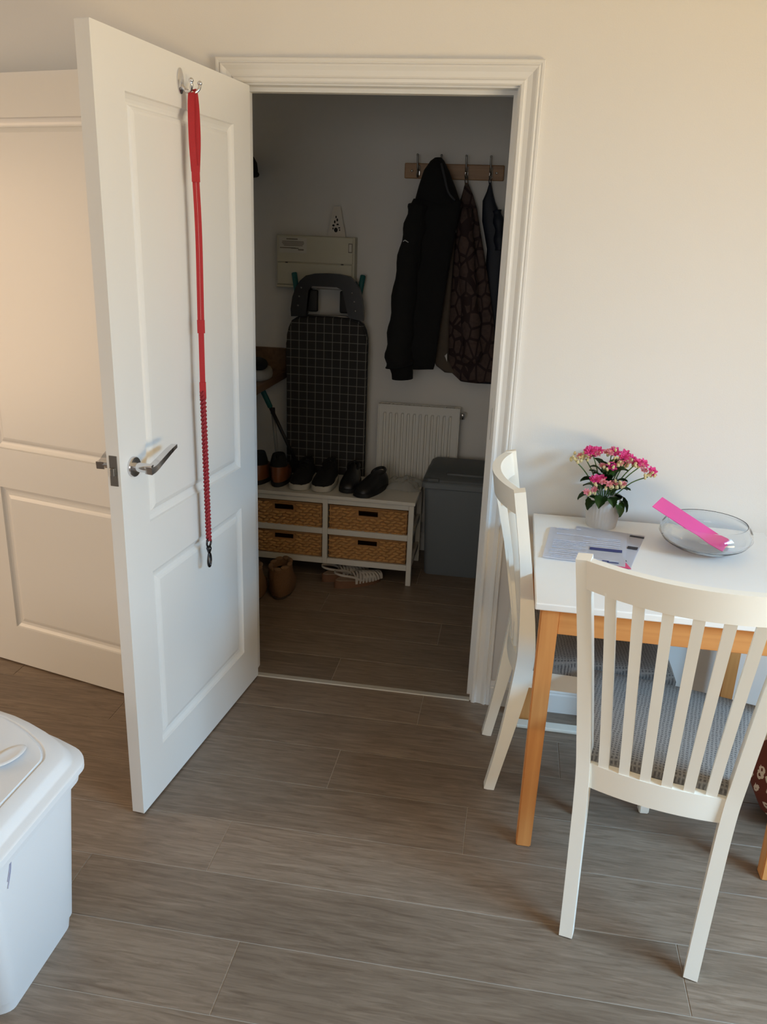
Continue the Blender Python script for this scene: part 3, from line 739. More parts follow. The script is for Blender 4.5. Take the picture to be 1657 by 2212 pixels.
def basket(x0, x1, z0, z1, where):
    w, h = x1-x0, z1-z0; y = BY0+.012
    b = thing('wicker_basket', 'woven seagrass basket in the %s opening of the white bench' % where, 'basket', ((x0+x1)/2, y+.14, z0), group='baskets in the white bench')
    X = w/2; D = .14
    hx0, hx1, hz0, hz1 = -.046, .046, h*.66, h*.86
    bm = new()
    for q in ((-X, hx0, 0, h), (hx1, X, 0, h), (hx0, hx1, 0, hz0), (hx0, hx1, hz1, h)): box(bm, q[0], q[1], -D+.004, -D+.010, q[2], q[3])
    box(bm, -X, X, D-.01, D, 0, h); box(bm, -X, -X+.008, -D+.010, D-.01, 0, h); box(bm, X-.008, X, -D+.010, D-.01, 0, h); box(bm, -X, X, -D+.004, D, 0, .006)
    obj('basket_body', bm, wick2_m, b)
    bm = new(); nr, nc = 8, 11
    for r_ in range(nr):
        for c in range(nc):
            zc = (r_+.5)*(h-.012)/nr+.003; xc = -X+.006+(c+.5+(r_ % 2)*.5-.25)*(w-.012)/nc
            if abs(xc) > X-.012 or (hx0-.014 < xc < hx1+.014 and hz0-.005 < zc < hz1+.005): continue
            sl = .35 if (c+r_) % 2 else -.15
            M = Matrix.Translation((xc, -D+.004, zc)) @ Matrix.Rotation(-sl, 4, 'Y') @ Matrix.Diagonal((.0215, .0085, .0082, 1))
            bmesh.ops.create_icosphere(bm, subdivisions=1, radius=1, matrix=M)
    wv = obj('weave', bm, wick_m, b, True); wv['kind'] = 'stuff'
    bm = new(); tube(bm, [(-X,-D+.003,h-.004),(X,-D+.003,h-.004)], .0055, 8); tube(bm, [(-X+.005,-D+.003,0.004),(-X+.005,-D+.003,h-.004)], .005, 8); tube(bm, [(X-.005,-D+.003,.004),(X-.005,-D+.003,h-.004)], .005, 8); tube(bm, [(-X,-D+.003,.005),(X,-D+.003,.005)], .005, 8)
    obj('rim', bm, wick2_m, b, True)
for (xa, xb, nm) in ((BX0+.030, MX-.018, 'left'), (MX+.018, BX1-.030, 'right')):
    basket(xa, xb, .2405, .370, 'upper '+nm); basket(xa, xb, .1035, .2215-.006, 'lower '+nm) if False else basket(xa, xb, .1035, .2200, 'lower '+nm)

# ------------------------------------------------------------------ footwear
def shoe(name, label, cat, loc, rot, Ln, W, mu, ms, hs, sole_h=.022, collar=True, laces=None, group=None, smat2=None):
    """heel at local y=0, toe at y=Ln; hs = list of (t, half width fraction, height)"""
    r = thing(name, label, cat, loc, rot, group)
    N = 28; out = []
    for k in range(N):
        a = 2*PI*k/N; y = Ln*(.5-.5*math.cos(a)); t = y/Ln
        w = W/2*(.72+.30*math.sin(PI*min(1,max(0,(t-.1)/.95))))*min(1, (math.sin(PI*min(max(t,.0),1))*4.2)**.5) if 0 < t < 1 else 0
        out.append(((1 if a < PI else -1)*w, y))
    bm = new(); rings(bm, [[(x*k_, Ln/2+(y-Ln/2)*k_, z) for x, y in out] for k_, z in ((.95,0),(1,.004),(1,sole_h-.003),(.97,sole_h))]); obj('sole', bm, ms, r, True, 45)
    bm = new(); rows = []
    for t, wf, h in hs:
        y = .006+t*(Ln-.012); n = 11
        rows.append([(W/2*wf*math.cos(PI*k/(n-1)), y, sole_h-.003+h*math.sin(PI*k/(n-1))**.75) for k in range(n)])
    rings(bm, rows, True, True, True); obj('upper', bm, mu, r, True, 60)
    if collar:
        hh = max(h for _, _, h in hs); bm = new()
        tube(bm, [(W*.27*math.cos(a), Ln*.24+Ln*.17*math.sin(a), sole_h+hh*.84-.010*math.sin(a)) for a in [2*PI*k/20 for k in range(21)]], .0075, 8)
        obj('collar', bm, smat2 or mu, r, True)
    if laces:
        bm = new()
        for i in range(4):
            y = Ln*(.47+.075*i); z = sole_h+.078-.013*i; tube(bm, [(-.022,y,z-.008),(0,y-.002,z),(.022,y,z-.008)], .0028, 6)
        obj('laces', bm, laces, r, True)
    return r
SN = [(0,.55,.040),(.05,.66,.062),(.16,.72,.072),(.30,.74,.074),(.42,.78,.070),(.55,.88,.060),(.70,.95,.048),(.85,.90,.038),(.95,.68,.026),(1,.35,.012)]
blk_leather = mat('black_leather', (22, 21, 22), .45, var=.2)
white_sole = mat('off_white_sole', (188, 184, 172), .6); black_sole = mat('black_sole', (20, 20, 20), .7)
zb = BH+.0005
shoe('trainer', 'black trainer with white sole beside the brown boots on the bench', 'shoe', (-.091, 1.232, zb), PI+.02, .262, .106, black_m, white_sole, SN, sole_h=.030, laces=black_m)
shoe('trainer', 'black trainer with white sole between its twin and the black shoes', 'shoe', (.026, 1.232, zb), PI-.02, .262, .108, black_m, white_sole, SN, sole_h=.030, laces=black_m)
shoe('black_shoe', 'plain black shoe next to the white-soled trainers on the bench', 'shoe', (.140, 1.240, zb), PI+.03, .250, .096, blk_leather, black_sole, SN)
shoe('black_shoe', 'black shoe at the end of the row, toe over the bench edge', 'shoe', (.296, 1.176, zb), PI-.34, .250, .100, blk_leather, black_sole, SN)
# brown ankle boots, heels towards the door
tan_m = mat('tan_leather', (122, 70, 40), .3, var=.2, scale=20, coat=.3)
def boot(label, loc, rot):
    r = thing('ankle_boot', label, 'boot', loc, rot)
    def ring(z, hw, y0, y1):
        return [(hw*math.cos(a)*(1-.12*math.sin(a)), (y0+y1)/2+(y1-y0)/2*math.sin(a), z) for a in [2*PI*k/24 for k in range(24)]]
    bm = new(); rings(bm, [ring(0,.042,0,.25), ring(.004,.044,-.002,.252), ring(.020,.044,-.002,.252), ring(.022,.042,0,.25)]); obj('sole', bm, black_sole, r, True, 40)
    bm = new(); rings(bm, [ring(.020,.041,.002,.246), ring(.045,.044,-.001,.235), ring(.070,.043,.001,.19), ring(.096,.041,.006,.12)]); obj('leather_upper', bm, tan_m, r, True, 60)
    bm = new(); rings(bm, [ring(.094,.0412,.006,.12), ring(.118,.038,.010,.11), ring(.142,.032,.018,.10), ring(.152,.028,.022,.095)], True, False, True); obj('elastic_shaft', bm, black_m, r, True, 60)
    bm = new(); ribbon(bm, curve_pts([(-.008,.014,.13),(-.008,.006,.155),(.008,.006,.155),(.008,.014,.13)], 5), .003, .010, Vector((0,1,0))); obj('pull_tab', bm, black_m, r)
boot('tan leather ankle boot with black elastic top beside the trainers', (-.196, 1.000, zb), .05)
boot('tan leather ankle boot with black elastic top at the bench end by the door', (-.300, 1.005, zb), -.04)
# fluffy slipper boots on the floor
fluff = mat('camel_fleece', (112, 80, 52), .95, var=.25, scale=160, bump=.9, bscale=500); fluff2 = mat('cream_fleece', (128, 96, 66), .95, var=.2, scale=200, bump=.9, bscale=500)
def slipper(label, loc, rot):
    r = thing('slipper_boot', label, 'slipper', loc, rot)
    def ring(z, hw, y0, y1, lift=0):
        out = []
        for k in range(36):
            a = 2*PI*k/36; f = 1+.075*noise.noise(Vector((math.cos(a)*2.2+rot*9, math.sin(a)*2.2, z*26)))+.03*noise.noise(Vector((a*5, z*70, rot)))
            out.append((hw*math.cos(a)*f, (y0+y1)/2+(y1-y0)/2*math.sin(a)*f, z+lift*math.sin(a+.9)))
        return out
    bm = new(); rings(bm, [ring(0,.048,.004,.25), ring(.008,.056,-.004,.256), ring(.025,.060,-.007,.255), ring(.045,.061,-.008,.235), ring(.065,.060,-.007,.20), ring(.085,.058,-.005,.16), ring(.105,.056,-.002,.132,.004), ring(.125,.055,0,.122,.008), ring(.142,.053,.002,.118,.012), ring(.152,.046,.008,.110,.014), ring(.148,.038,.016,.100,.014), ring(.120,.034,.022,.096,.008)], True, True, False)
    obj('upper', bm, fluff, r, True)
    bm = new()
    for q in range(9):
        a = 2*PI*q/9+.4; bmesh.ops.create_icosphere(bm, subdivisions=2, radius=1, matrix=Matrix.Translation((.045*math.cos(a), .059+.048*math.sin(a), .150+.013*math.sin(a+.9))) @ Matrix.Rotation(a, 4, 'Z') @ Matrix.Diagonal((.011, .021, .010, 1)))
    obj('fleece_collar', bm, fluff2, r, True)
    bm = new(); rings(bm, [ring(.10,.036,.02,.10), ring(.105,.037,.019,.101)]); obj('lining', bm, fluff2, r)
    bm = new(); rings(bm, [[(k_*.050*math.cos(2*PI*q/28), .125+k_*.128*math.sin(2*PI*q/28), z) for q in range(28)] for k_, z in ((1,.0),(1.06,.002),(1.06,.010),(1,.012))]); obj('sole', bm, mat('dark_brown_sole', (60, 46, 34), .8), r, True, 40)
slipper('camel fleece slipper boot standing on the floor in front of the bench', (-.088, .662, 0), .12)
slipper('camel fleece slipper boot half hidden behind the door edge', (-.206, .585, 0), .10)
# white lattice sandals
brown_sole = mat('brown_cork_sole', (118, 82, 58), .7, var=.2); lat_m = mat('white_woven_leather', (188, 180, 170), .6, var=.1, scale=80); insole_m = mat('pale_insole', (150, 128, 110), .8)
def sandal(label, loc, rot):
    r = thing('sandal', label, 'sandal', loc, rot)
    Ln, W = .245, .086; N = 30; out = []
    for k in range(N):
        a = 2*PI*k/N; out.append((W/2*math.sin(a)*(.88+.14*(1-math.cos(a))/2), Ln*(.5-.5*math.cos(a))))
    hz = lambda y: .036-.016*min(1, max(0, (y-.05)/.12))
    bm = new(); rings(bm, [[(x, y, 0) for x, y in out], [(x*1.0, y, hz(y)) for x, y in out]]); obj('sole', bm, brown_sole, r, True, 50)
    bm = new(); rings(bm, [[(x*.93, .007+y*.94, hz(y)+.0002) for x, y in out], [(x*.9, .009+y*.93, hz(y)+.0025) for x, y in out]]); obj('insole', bm, insole_m, r)
    bm = new(); rows = []
    for k in range(8):
        y = .112+.126*k/7; ww = W/2*(.93 if y < .19 else .93-(y-.19)*6.5); hh_ = .040-.010*max(0,(y-.14)/.1)-.012*max(0,(y-.21)/.03)
        rows.append([(-ww*math.cos(PI*q/10), y, .018+hh_*math.sin(PI*q/10)**.7) for q in range(11)])
    rings(bm, rows, False, False, False); obj('vamp_lining', bm, mat('grey_vamp', (150, 142, 134), .7), r, True)
    for i in range(7):                                      # interlaced straps over the toe
        for s in (-1, 1):
            y0 = .115+.017*i; y1 = y0+.035*s
            bm = new(); p = []
            for q in range(9):
                t = q/8; ang_ = PI*t; y = y0+(y1-y0)*t; y = min(.238, max(.095, y)); ww = W/2*(.98 if y < .19 else .98-(y-.19)*7)
                p.append((-ww*math.cos(ang_), y, .018+(.044-.012*max(0,(y-.14)/.1))*math.sin(ang_)**.7))
            ribbon(bm, p, .0085, .0016, Vector((0,1,0))); obj('woven_strap', bm, lat_m, r)
    bm = new(); ribbon(bm, curve_pts([(-.040,.125,.030),(-.042,.08,.055),(-.030,.02,.072),(0,.002,.076),(.030,.02,.072),(.042,.08,.055),(.040,.125,.030)], 5), .010, .002, Vector((0,0,1))); obj('heel_strap', bm, lat_m, r)
sandal('white woven sandal with brown sole under the bench, in front of its pair', (.128, .848, 0), -.92)
sandal('white woven sandal with brown sole tucked furthest under the bench', (.055, .905, 0), -.86)

# crumpled clear plastic bag on bench end
pm, pb = base_mat('thin_clear_plastic', .25); pb.inputs['Base Color'].default_value = (*s2l((190,192,190)), 1); pb.inputs['Alpha'].default_value = .45
bm = new(); n = 18; rows = []
for j in range(n+1):
    row = []
    for i in range(n+1):
        u, v = i/n*2-1, j/n*2-1; e = max(0, 1-u*u)*max(0, 1-v*v)
        row.append((u*.085*(1+.1*math.sin(5*v)), v*.10*(1+.1*math.sin(4*u)), .002+.045*e**.6*(.7+.6*noise.noise(Vector((u*2.4, v*2.4, 3))))+.008*abs(noise.noise(Vector((u*6, v*6, 1))))))
    rows.append(row)
rings(bm, rows, False, False, False); o = tag(obj('plastic_bag', bm, pm, None, True), 'crumpled clear plastic bag on the right end of the bench', 'bag'); o.location = (.392, 1.205, BH)

# ------------------------------------------------------------------ ironing board behind bench
ir = thing('ironing_board', 'folded ironing board with grey grid cover standing behind the bench', 'ironing board', (-.035, 1.335, 0))
bm = new()
hw = [(.19,1.135),(.176,1.165),(.150,1.182),(.115,1.190),(0,1.193)]
out = [(.2,.35),(.2,1.06),(.198,1.10)]+hw
poly = out+[(-x, z) for x, z in reversed(out[:-1])]
poly += [(-.16,.18),(-.10,.06),(-.04,.012),(.04,.012),(.10,.06),(.16,.18)]
prism(bm, [(x, z) for x, z in poly], 1, -.018, .010)
bmesh.ops.bevel(bm, geom=[e for e in bm.edges if abs(e.verts[0].co.y-e.verts[1].co.y) < 1e-6 and e.verts[0].co.y < 0], offset=.008, segments=3, affect='EDGES')
obj('padded_cover', bm, im_, ir, True, 40)
bm = new(); prism(bm, [(x*1.015, z+.003) for x, z in poly], 1, .008, .016); obj('board_base', bm, mat('charcoal_metal', (46, 46, 48), .5, .6), ir)
rest_m = mat('charcoal_plastic', (42, 42, 45), .38, var=.1)
outer = [(-.172,1.190),(-.174,1.225),(-.166,1.28),(-.150,1.325),(-.128,1.358),(-.100,1.382),(-.06,1.392),(0,1.396),(.06,1.394),(.108,1.386),(.138,1.364),(.158,1.330),(.172,1.28),(.180,1.225),(.180,1.185)]
inner = [(.112,1.195),(.100,1.23),(.088,1.28),(.078,1.322),(.05,1.335),(-.03,1.335),(-.072,1.335),(-.088,1.31),(-.092,1.26),(-.094,1.22),(-.098,1.195)]
bm = new(); prism(bm, outer+inner, 1, -.032, .006)
bmesh.ops.triangulate(bm, faces=[f for f in bm.faces if len(f.verts) > 4])
obj('iron_rest', bm, rest_m, ir, False)
for x0, x1 in ((-.096,-.045),(.062,.110)): obj('inner_pad', bbox(x0, x1, -.020, .004, 1.215, 1.318, .008, 3), mat('black_silicone', (28,28,29), .6), ir, True, 40)
obj('cross_bar', bbox(-.09, .085, -.018, -.004, 1.322, 1.338, .003), steel_m, ir)
bm = new(); tube(bm, [(-.15,-.008,1.198),(-.05,-.010,1.199),(.05,-.010,1.199),(.15,-.008,1.197)], .004, 8); obj('wire_rail', bm, steel_m, ir, True)
for x, z in ((-.122,1.325),(-.132,1.285),(-.137,1.243),(.124,1.312),(.136,1.272),(.142,1.230)):
    bm = new(); rings(bm, [[(x+r_*math.cos(2*PI*k/12), yy, z+r_*math.sin(2*PI*k/12)) for k in range(12)] for r_, yy in ((.0045,-.031),(.0045,-.0335),(.002,-.0345))]); obj('rivet', bm, steel_m, ir, True)
# two teal handled poles behind board
teal = mat('teal_rubber', (14, 92, 92), .5, var=.1); pole_m = mat('black_pole', (34, 34, 38), .4)
def stick(name, label, cat, p0, p1, grip, parts=()):
    p0, p1 = Vector(p0), Vector(p1); r = thing(name, label, cat, p0); d = p1-p0; g = p0+d*(1-grip)-p0
    bm = new(); tube(bm, [(0,0,0), tuple(g)], .009, 10); obj('pole', bm, pole_m, r, True)
    bm = new(); q = d.normalized(); tube(bm, [tuple(g), tuple(g+q*.004), tuple(d-q*.004), tuple(d)], [.009,.0125,.0135,.009], 12); obj('grip', bm, teal, r, True)
    return r
s1 = stick('broom', 'black broom handle with teal grip leaning left out behind the ironing board', 'broom', (-.02,1.380,.012), (-.206,1.357,1.392), .11)
obj('broom_head', bbox(-.05,.05,-.015,.015,-.011,.03,.003), pole_m, s1)
s2 = stick('mop', 'black mop handle with teal grip leaning right out behind the ironing board', 'mop', (-.10,1.412,.012), (.125,1.385,1.392), .11)
obj('mop_head', bbox(-.06,.06,-.015,.015,-.011,.02,.003), mat('blue_microfibre', (60, 96, 120), .9), s2)
# teal gripped duster and slim grey pole at the left end of bench
s3 = stick('floor_duster', 'black duster with teal grip leaning against the worktop above the boots', 'duster', (-.160,1.275,BH+.03), (-.345,1.235,.862), .27)
obj('duster_head', bbox(-.045,.045,-.02,.02,-.029,.03,.006), black_m, s3)
gp = thing('grey_pole', 'slim pale grey pole standing on the bench under the worktop', 'pole', (-.262, 1.270, BH))
bm = new(); tube(bm, [(0,0,0),(-.028,.0,.30)], .009, 10); obj('tube', bm, mat('pale_grey_tube', (150,154,156), .4), gp, True)
bm = new(); tube(bm, [(-.028,0,.295),(-.030,0,.325)], .0115, 10); obj('end_cap', bm, pole_m, gp, True)

# ------------------------------------------------------------------ worktop with upstand in left corner
wt = thing('worktop', 'brown wood worktop with upstand along the left of the utility room', 'worktop', (-.60, 1.0, .87))
wobj('board', bbox(UX0+.001, -.268, .45, UY1-.001, .868, .906, .003), work_wood, wt)
wobj('upstand', bbox(UX0+.001, -.268, UY1-.022, UY1-.001, .906, 1.018, .002), work_wood, wt)
wobj('support_panel', bbox(-.945, -.40, .46, .478, 0, .868), bench_m, wt)
gc = mat('pale_grey_cloth', (150, 148, 142), .9, var=.1)
bm = new(); rows = []
for z, k in ((0,1),(.012,1.04),(.028,1.02),(.040,.93),(.044,.7)):
    rows.append([(.075*k*math.cos(a)*(1+.06*math.sin(3*a)), .13*k*math.sin(a)*(1+.05*math.sin(4*a+1)), z+.004*math.sin(3*a)*(z > 0)) for a in [2*PI*q/32 for q in range(32)]])
rings(bm, rows); o = tag(obj('folded_cloth', bm, gc, None, True), 'pale grey folded cloth lying on the worktop', 'cloth'); o.location = (-.350, 1.20, .9065); o.rotation_euler.z = .3
bm = new(); rows = []
for z, k in ((0,1),(.012,1.05),(.026,.92),(.036,.6)):
    rows.append([(.050*k*math.cos(a)*(1+.15*math.sin(2*a)), .115*k*math.sin(a), z) for a in [2*PI*q/32 for q in range(32)]])
rings(bm, rows); o = tag(obj('knit_beret', bm, black_m, None, True), 'flattened black knitted beret resting on the grey cloth on the worktop', 'hat'); o.location = (-.352, 1.215, .9535); o.rotation_euler.z = .35
# black woolly hat hanging on wall peg, mostly hidden by the door
hh = thing('woolly_hat', 'black woolly hat hanging on the far wall, just peeping past the door edge', 'hat', (-.466, 1.385, 1.862))
bm = new(); lathe(bm, [(.0001,.055),(.03,.052),(.055,.038),(.070,.012),(.074,-.02),(.070,-.045),(.05,-.05)], n=28); obj('crown', bm, black_m, hh, True)
bm = new(); tube(bm, [(.068*math.cos(a), .068*math.sin(a), -.038) for a in [2*PI*k/28 for k in range(29)]], .012, 8); obj('cuff', bm, black_m, hh, True)
pg = tag(obj('wall_peg', bbox(-.471, -.461, 1.40, UY1, 1.888, 1.898, .002), steel_m), 'small metal wall peg holding the woolly hat', 'peg')

# ------------------------------------------------------------------ consumer unit and card
cu_m = mat('cream_enamel', (202, 198, 178), .5, var=.02)
cu = thing('fuse_box', 'cream wall-mounted fuse box above the ironing board', 'fuse box', (-.108, UY1, 1.44))
wobj('case', bbox(-.300, .082, 1.385, UY1, 1.318, 1.560, .003), cu_m, cu)
wobj('upper_cover', bbox(-.297, .074, 1.377, 1.386, 1.438, 1.558, .003), cu_m, cu)
wobj('hinged_flap', bbox(-.295, .072, 1.374, 1.386, 1.334, 1.434, .004), cu_m, cu)
wobj('bottom_lip', bbox(-.298, .076, 1.372, 1.386, 1.320, 1.330, .002), cu_m, cu)
for x in (-.255, .018): wobj('notch_shade', bbox(x, x+.012, 1.3735, 1.378, 1.433, 1.437, .0005), pole_m, cu)  # black bars stand in for the shade inside small notches of the cover
prn = mat('grey_label_print', (120, 112, 100), .7); lab_m = mat('pale_label', (208, 204, 194), .7)
wobj('notice_label', bbox(-.285, -.150, 1.3762, 1.3772, 1.480, 1.548), lab_m, cu)
bm = new()
for z, x0, x1, h in ((1.540,-.250,-.195,.005),(1.530,-.270,-.165,.003),(1.524,-.272,-.163,.003),(1.518,-.268,-.165,.003),(1.512,-.262,-.17,.003),(1.500,-.282,-.205,.004),(1.499,-.228,-.19,.004),(1.492,-.192,-.165,.006)):
    box(bm, x0, x1, 1.3756, 1.3764, z, z+h)
wobj('label_print', bm, prn, cu)
bm = new(); box(bm, .052, .071, 1.3762, 1.3772, 1.490, 1.532); wobj('rating_sticker', bm, prn, cu)
bm = new(); box(bm, .055, .068, 1.3757, 1.3764, 1.494, 1.528); wobj('sticker_face', bm, lab_m, cu)
cd = thing('paper_shade', 'tapered white paper card with black dried-flower print standing on the fuse box', 'card', (-.012, 1.405, 1.5605))
bm = new(); prism(bm, [(-.043,0),(.043,0),(.016,.135),(-.016,.135)], 1, 0, .0015); obj('card', bm, mat('cream_card', (214, 208, 198), .8), cd)
bm = new()
for x, z, a, b in ((-.004,.030,.009,.011),(-.016,.050,.006,.005),(.004,.055,.006,.004),(-.010,.066,.004,.007),(.002,.075,.004,.007),(-.004,.088,.003,.006),(.012,.040,.005,.003),(-.018,.036,.003,.005),(.014,.030,.003,.004)):
    rings(bm, [[(x+a*math.cos(2*PI*k/10), yy, z+b*math.sin(2*PI*k/10)) for k in range(10)] for yy in (-.0008,.0002)])
obj('black_print', bm, mat('black_ink', (24,20,20), .8), cd)

# ------------------------------------------------------------------ coat rack and coats
rk = thing('coat_rack', 'wooden wall rail with four metal double hooks', 'coat rack', (.52, UY1, 1.86))
wobj('back_board', bbox(.297, .752, UY1-.020, UY1, 1.828, 1.894, .004), rack_wood, rk)
for x in (.362, .471, .583, .693):
    bm = new()
    tube(bm, curve_pts([(x,1.428,1.862),(x,1.405,1.868),(x-.002,1.398,1.890),(x-.003,1.392,1.925)], 5), [.006]*6+[.0045]*10, 8)
    bmesh.ops.create_icosphere(bm, subdivisions=2, radius=.0055, matrix=Matrix.Translation((x-.003,1.392,1.926)))
    tube(bm, curve_pts([(x,1.426,1.858),(x,1.412,1.840),(x,1.398,1.834),(x,1.388,1.845)], 5), .0048, 8)
    hk_ = wobj('hook', bm, steel_m, rk, True)
    wobj('hook_plate', bbox(x-.009, x+.009, 1.424, 1.431, 1.838, 1.884, .003, 3), chrome_m, hk_, True, 40)
for x in (.331, .719):
    bm = new(); rings(bm, [[(x+r_*math.cos(2*PI*k/14), y, 1.861+r_*math.sin(2*PI*k/14)) for k in range(14)] for r_, y in ((.006,1.431),(.005,1.428),(.002,1.4275))]); wobj('screw', bm, steel_m, rk, True)

def garment(rows, yb, folds, amp, seed, n=44):
    """stacked cross-sections (z, xl, xr, y_front); y_back = yb; soft vertical folds"""
    R = []
    for z, xl, xr, yf in rows:
        row = []; cx, hx_, cy, hy_ = (xl+xr)/2, (xr-xl)/2, (yf+yb)/2, (yb-yf)/2
        for k in range(n):
            a = 2*PI*k/n; ca, sa = math.cos(a), math.sin(a)
            e = .75
            x = cx+hx_*math.copysign(abs(ca)**e, ca); y = cy+hy_*math.copysign(abs(sa)**e, sa)
            if sa < 0: y += amp*min(1, hx_/.06)*math.sin(folds*(x-cx)*22+z*3+seed)*(-sa) + amp*.8*noise.noise(Vector((x*9+seed, z*5, seed)))*(-sa)
            row.append((x, y, z+.006*noise.noise(Vector((x*14, seed, z*2)))))
        R.append(row)
    return R
def fine(rows, m=3):
    out = []
    for a, b in zip(rows, rows[1:]):
        for k in range(m): out.append(tuple(a[i]+(b[i]-a[i])*k/m for i in range(4)))
    out.append(rows[-1]); return out
# black hooded coat
bc = thing('hooded_coat', 'black hooded coat hanging from the rack, its sleeve hanging lowest', 'coat', (.45, 1.34, .95), group=None)
bm = new(); rings(bm, garment(fine([(1.735,.360,.575,1.275),(1.70,.343,.575,1.265),(1.636,.342,.565,1.262),(1.535,.335,.552,1.262),(1.39,.325,.532,1.262),(1.22,.318,.516,1.266),(1.067,.318,.504,1.27),(.995,.320,.497,1.285),(.975,.36,.492,1.30)]), 1.345, 1.0, .010, 2)); wobj('coat_body', bm, black_m, bc, True)
bm = new(); rings(bm, garment(fine([(1.912,.440,.470,1.345),(1.90,.424,.484,1.325),(1.86,.398,.510,1.295),(1.795,.380,.543,1.275),(1.735,.366,.568,1.27),(1.70,.37,.56,1.29)]), 1.388, .8, .008, 5)); wobj('hood', bm, black_m, bc, True)
bm = new(); tube(bm, curve_pts([(.478,1.300,1.885),(.500,1.278,1.82),(.520,1.268,1.765),(.548,1.285,1.735)], 6), .005, 8); wobj('hood_piping', bm, mat('charcoal_piping', (58, 60, 64), .7), bc, True)
def sleeve(bm, pts, rad, seed):
    P = curve_pts(pts, 6); n = len(P)
    rr = [rad[0]+(rad[1]-rad[0])*i/(n-1)+.005*math.sin(i*1.3+seed) for i in range(n)]
    tube(bm, P, rr, 18)
bm = new(); sleeve(bm, [(.388,1.290,1.705),(.375,1.270,1.60),(.353,1.258,1.42),(.338,1.252,1.20),(.330,1.250,1.05),(.338,1.252,.995)], (.045,.066), 1); wobj('sleeve', bm, black_m, bc, True)
bm = new(); tube(bm, [(.340,1.252,1.0),(.346,1.253,.985),(.351,1.254,.96),(.353,1.254,.932)], [.056,.054,.051,.050], 18); wobj('cuff', bm, mat('black_ribbed_cuff', (14,14,15), .95, bump=.5, bscale=600), bc, True)
bm = new(); tube(bm, curve_pts([(.334,1.222,1.553),(.342,1.216,1.558),(.351,1.211,1.554),(.359,1.208,1.550)], 4), .0022, 6); lgm = wobj('sleeve_logo', bm, mat('white_stitching', (210,212,214), .6), bc, True)
# brown print jacket
bj = thing('print_jacket', 'brown and maroon patterned jacket hanging on the third hook', 'jacket', (.63, 1.38, .93))
bm = new(); rings(bm, garment(fine([(1.812,.581,.595,1.385),(1.763,.571,.622,1.375),(1.703,.556,.645,1.362),(1.60,.556,.668,1.352),(1.40,.552,.718,1.345),(1.19,.548,.762,1.342),(1.02,.556,.782,1.345),(.955,.575,.784,1.352),(.918,.62,.775,1.365)]), 1.418, 1.5, .012, 9)); wobj('jacket_body', bm, jm_, bj, True)
dk_lin = mat('taupe_lining', (86, 76, 66), .9, var=.15)
bm = new(); rings(bm, garment(fine([(1.60,.535,.556,1.362),(1.40,.528,.552,1.352),(1.19,.505,.551,1.350),(1.02,.482,.558,1.352),(.985,.50,.576,1.358),(.955,.54,.60,1.365)]), 1.400, .6, .004, 4)); wobj('open_front', bm, dk_lin, bj, True)
bm = new(); sleeve(bm, [(.598,1.36,1.70),(.606,1.335,1.58),(.628,1.328,1.40),(.655,1.326,1.20),(.672,1.330,1.02)], (.032,.046), 4); wobj('sleeve', bm, jm_, bj, True)
bm = new(); rings(bm, [[(x, y, z) for x, z in ((.540,1.040),(.551,1.052),(.553,1.012))] for y in (1.3432,1.3450)]); wobj('care_label', bm, mat('white_label', (200,198,194), .8), bj)
bm = new(); tube(bm, curve_pts([(.588,1.400,1.845),(.580,1.392,1.83),(.584,1.388,1.805),(.594,1.390,1.805),(.592,1.396,1.83),(.588,1.400,1.845)], 4), .0022, 6); wobj('hanging_loop', bm, dk_lin, bj, True)
# navy jacket
navy = mat('navy_nylon', (14, 23, 40), .6, var=.15, scale=30)
nj = thing('navy_jacket', 'dark navy jacket hanging on the last hook by the frame', 'jacket', (.72, 1.42, .91))
bm = new(); rings(bm, garment(fine([(1.815,.689,.698,1.415),(1.777,.680,.708,1.410),(1.737,.664,.722,1.404),(1.65,.668,.765,1.400),(1.53,.700,.787,1.402),(1.40,.70,.778,1.408),(1.19,.68,.785,1.415),(1.0,.665,.79,1.418),(.906,.66,.785,1.420)]), 1.447, 1.2, .003, 12)); wobj('jacket_body', bm, navy, nj, True)
bm = new(); sleeve(bm, [(.735,1.385,1.70),(.752,1.372,1.62),(.762,1.368,1.53)], (.020,.026), 3); wobj('sleeve', bm, navy, nj, True)
bm = new(); tube(bm, curve_pts([(.693,1.400,1.845),(.688,1.398,1.83),(.691,1.404,1.81),(.697,1.404,1.812),(.697,1.400,1.83),(.693,1.400,1.845)], 4), .0022, 6); wobj('hanging_loop', bm, navy, nj, True)

# ------------------------------------------------------------------ radiator
rad_m = mat('radiator_enamel', (224, 222, 215), .4, var=.015)
ra = thing('radiator', 'small white ribbed panel radiator on the far wall', 'radiator', (.43, UY1, .19))
RX0, RX1, RZ0, RZ1, RY = .222, .630, .18, .778, 1.372
bm = new(); nrib = 12; prof2 = [(RX0, RY+.004)]
pit = (RX1-RX0-.05)/nrib
for i in range(nrib):
    x = RX0+.025+i*pit
    prof2 += [(x, RY+.004), (x+.005, RY+.013), (x+pit*.36, RY+.013), (x+pit*.36+.005, RY+.004)]
prof2.append((RX1, RY+.004))
rows = [[(x, y, z) for x, y in prof2] for z in (RZ0+.045, RZ1-.045)]
flat0 = [(x, RY+.004, RZ0) for x, y in prof2]; flat1 = [(x, RY+.004, RZ1) for x, y in prof2]
mid0 = [(x, RY+.004, RZ0+.035) for x, y in prof2]; mid1 = [(x, RY+.004, RZ1-.035) for x, y in prof2]
rings(bm, [flat0, mid0]+rows+[mid1, flat1], False, False, False)
wobj('ribbed_panel', bm, rad_m, ra)
wobj('back_panel', bbox(RX0, RX1, RY+.040, RY+.044, RZ0, RZ1), rad_m, ra)
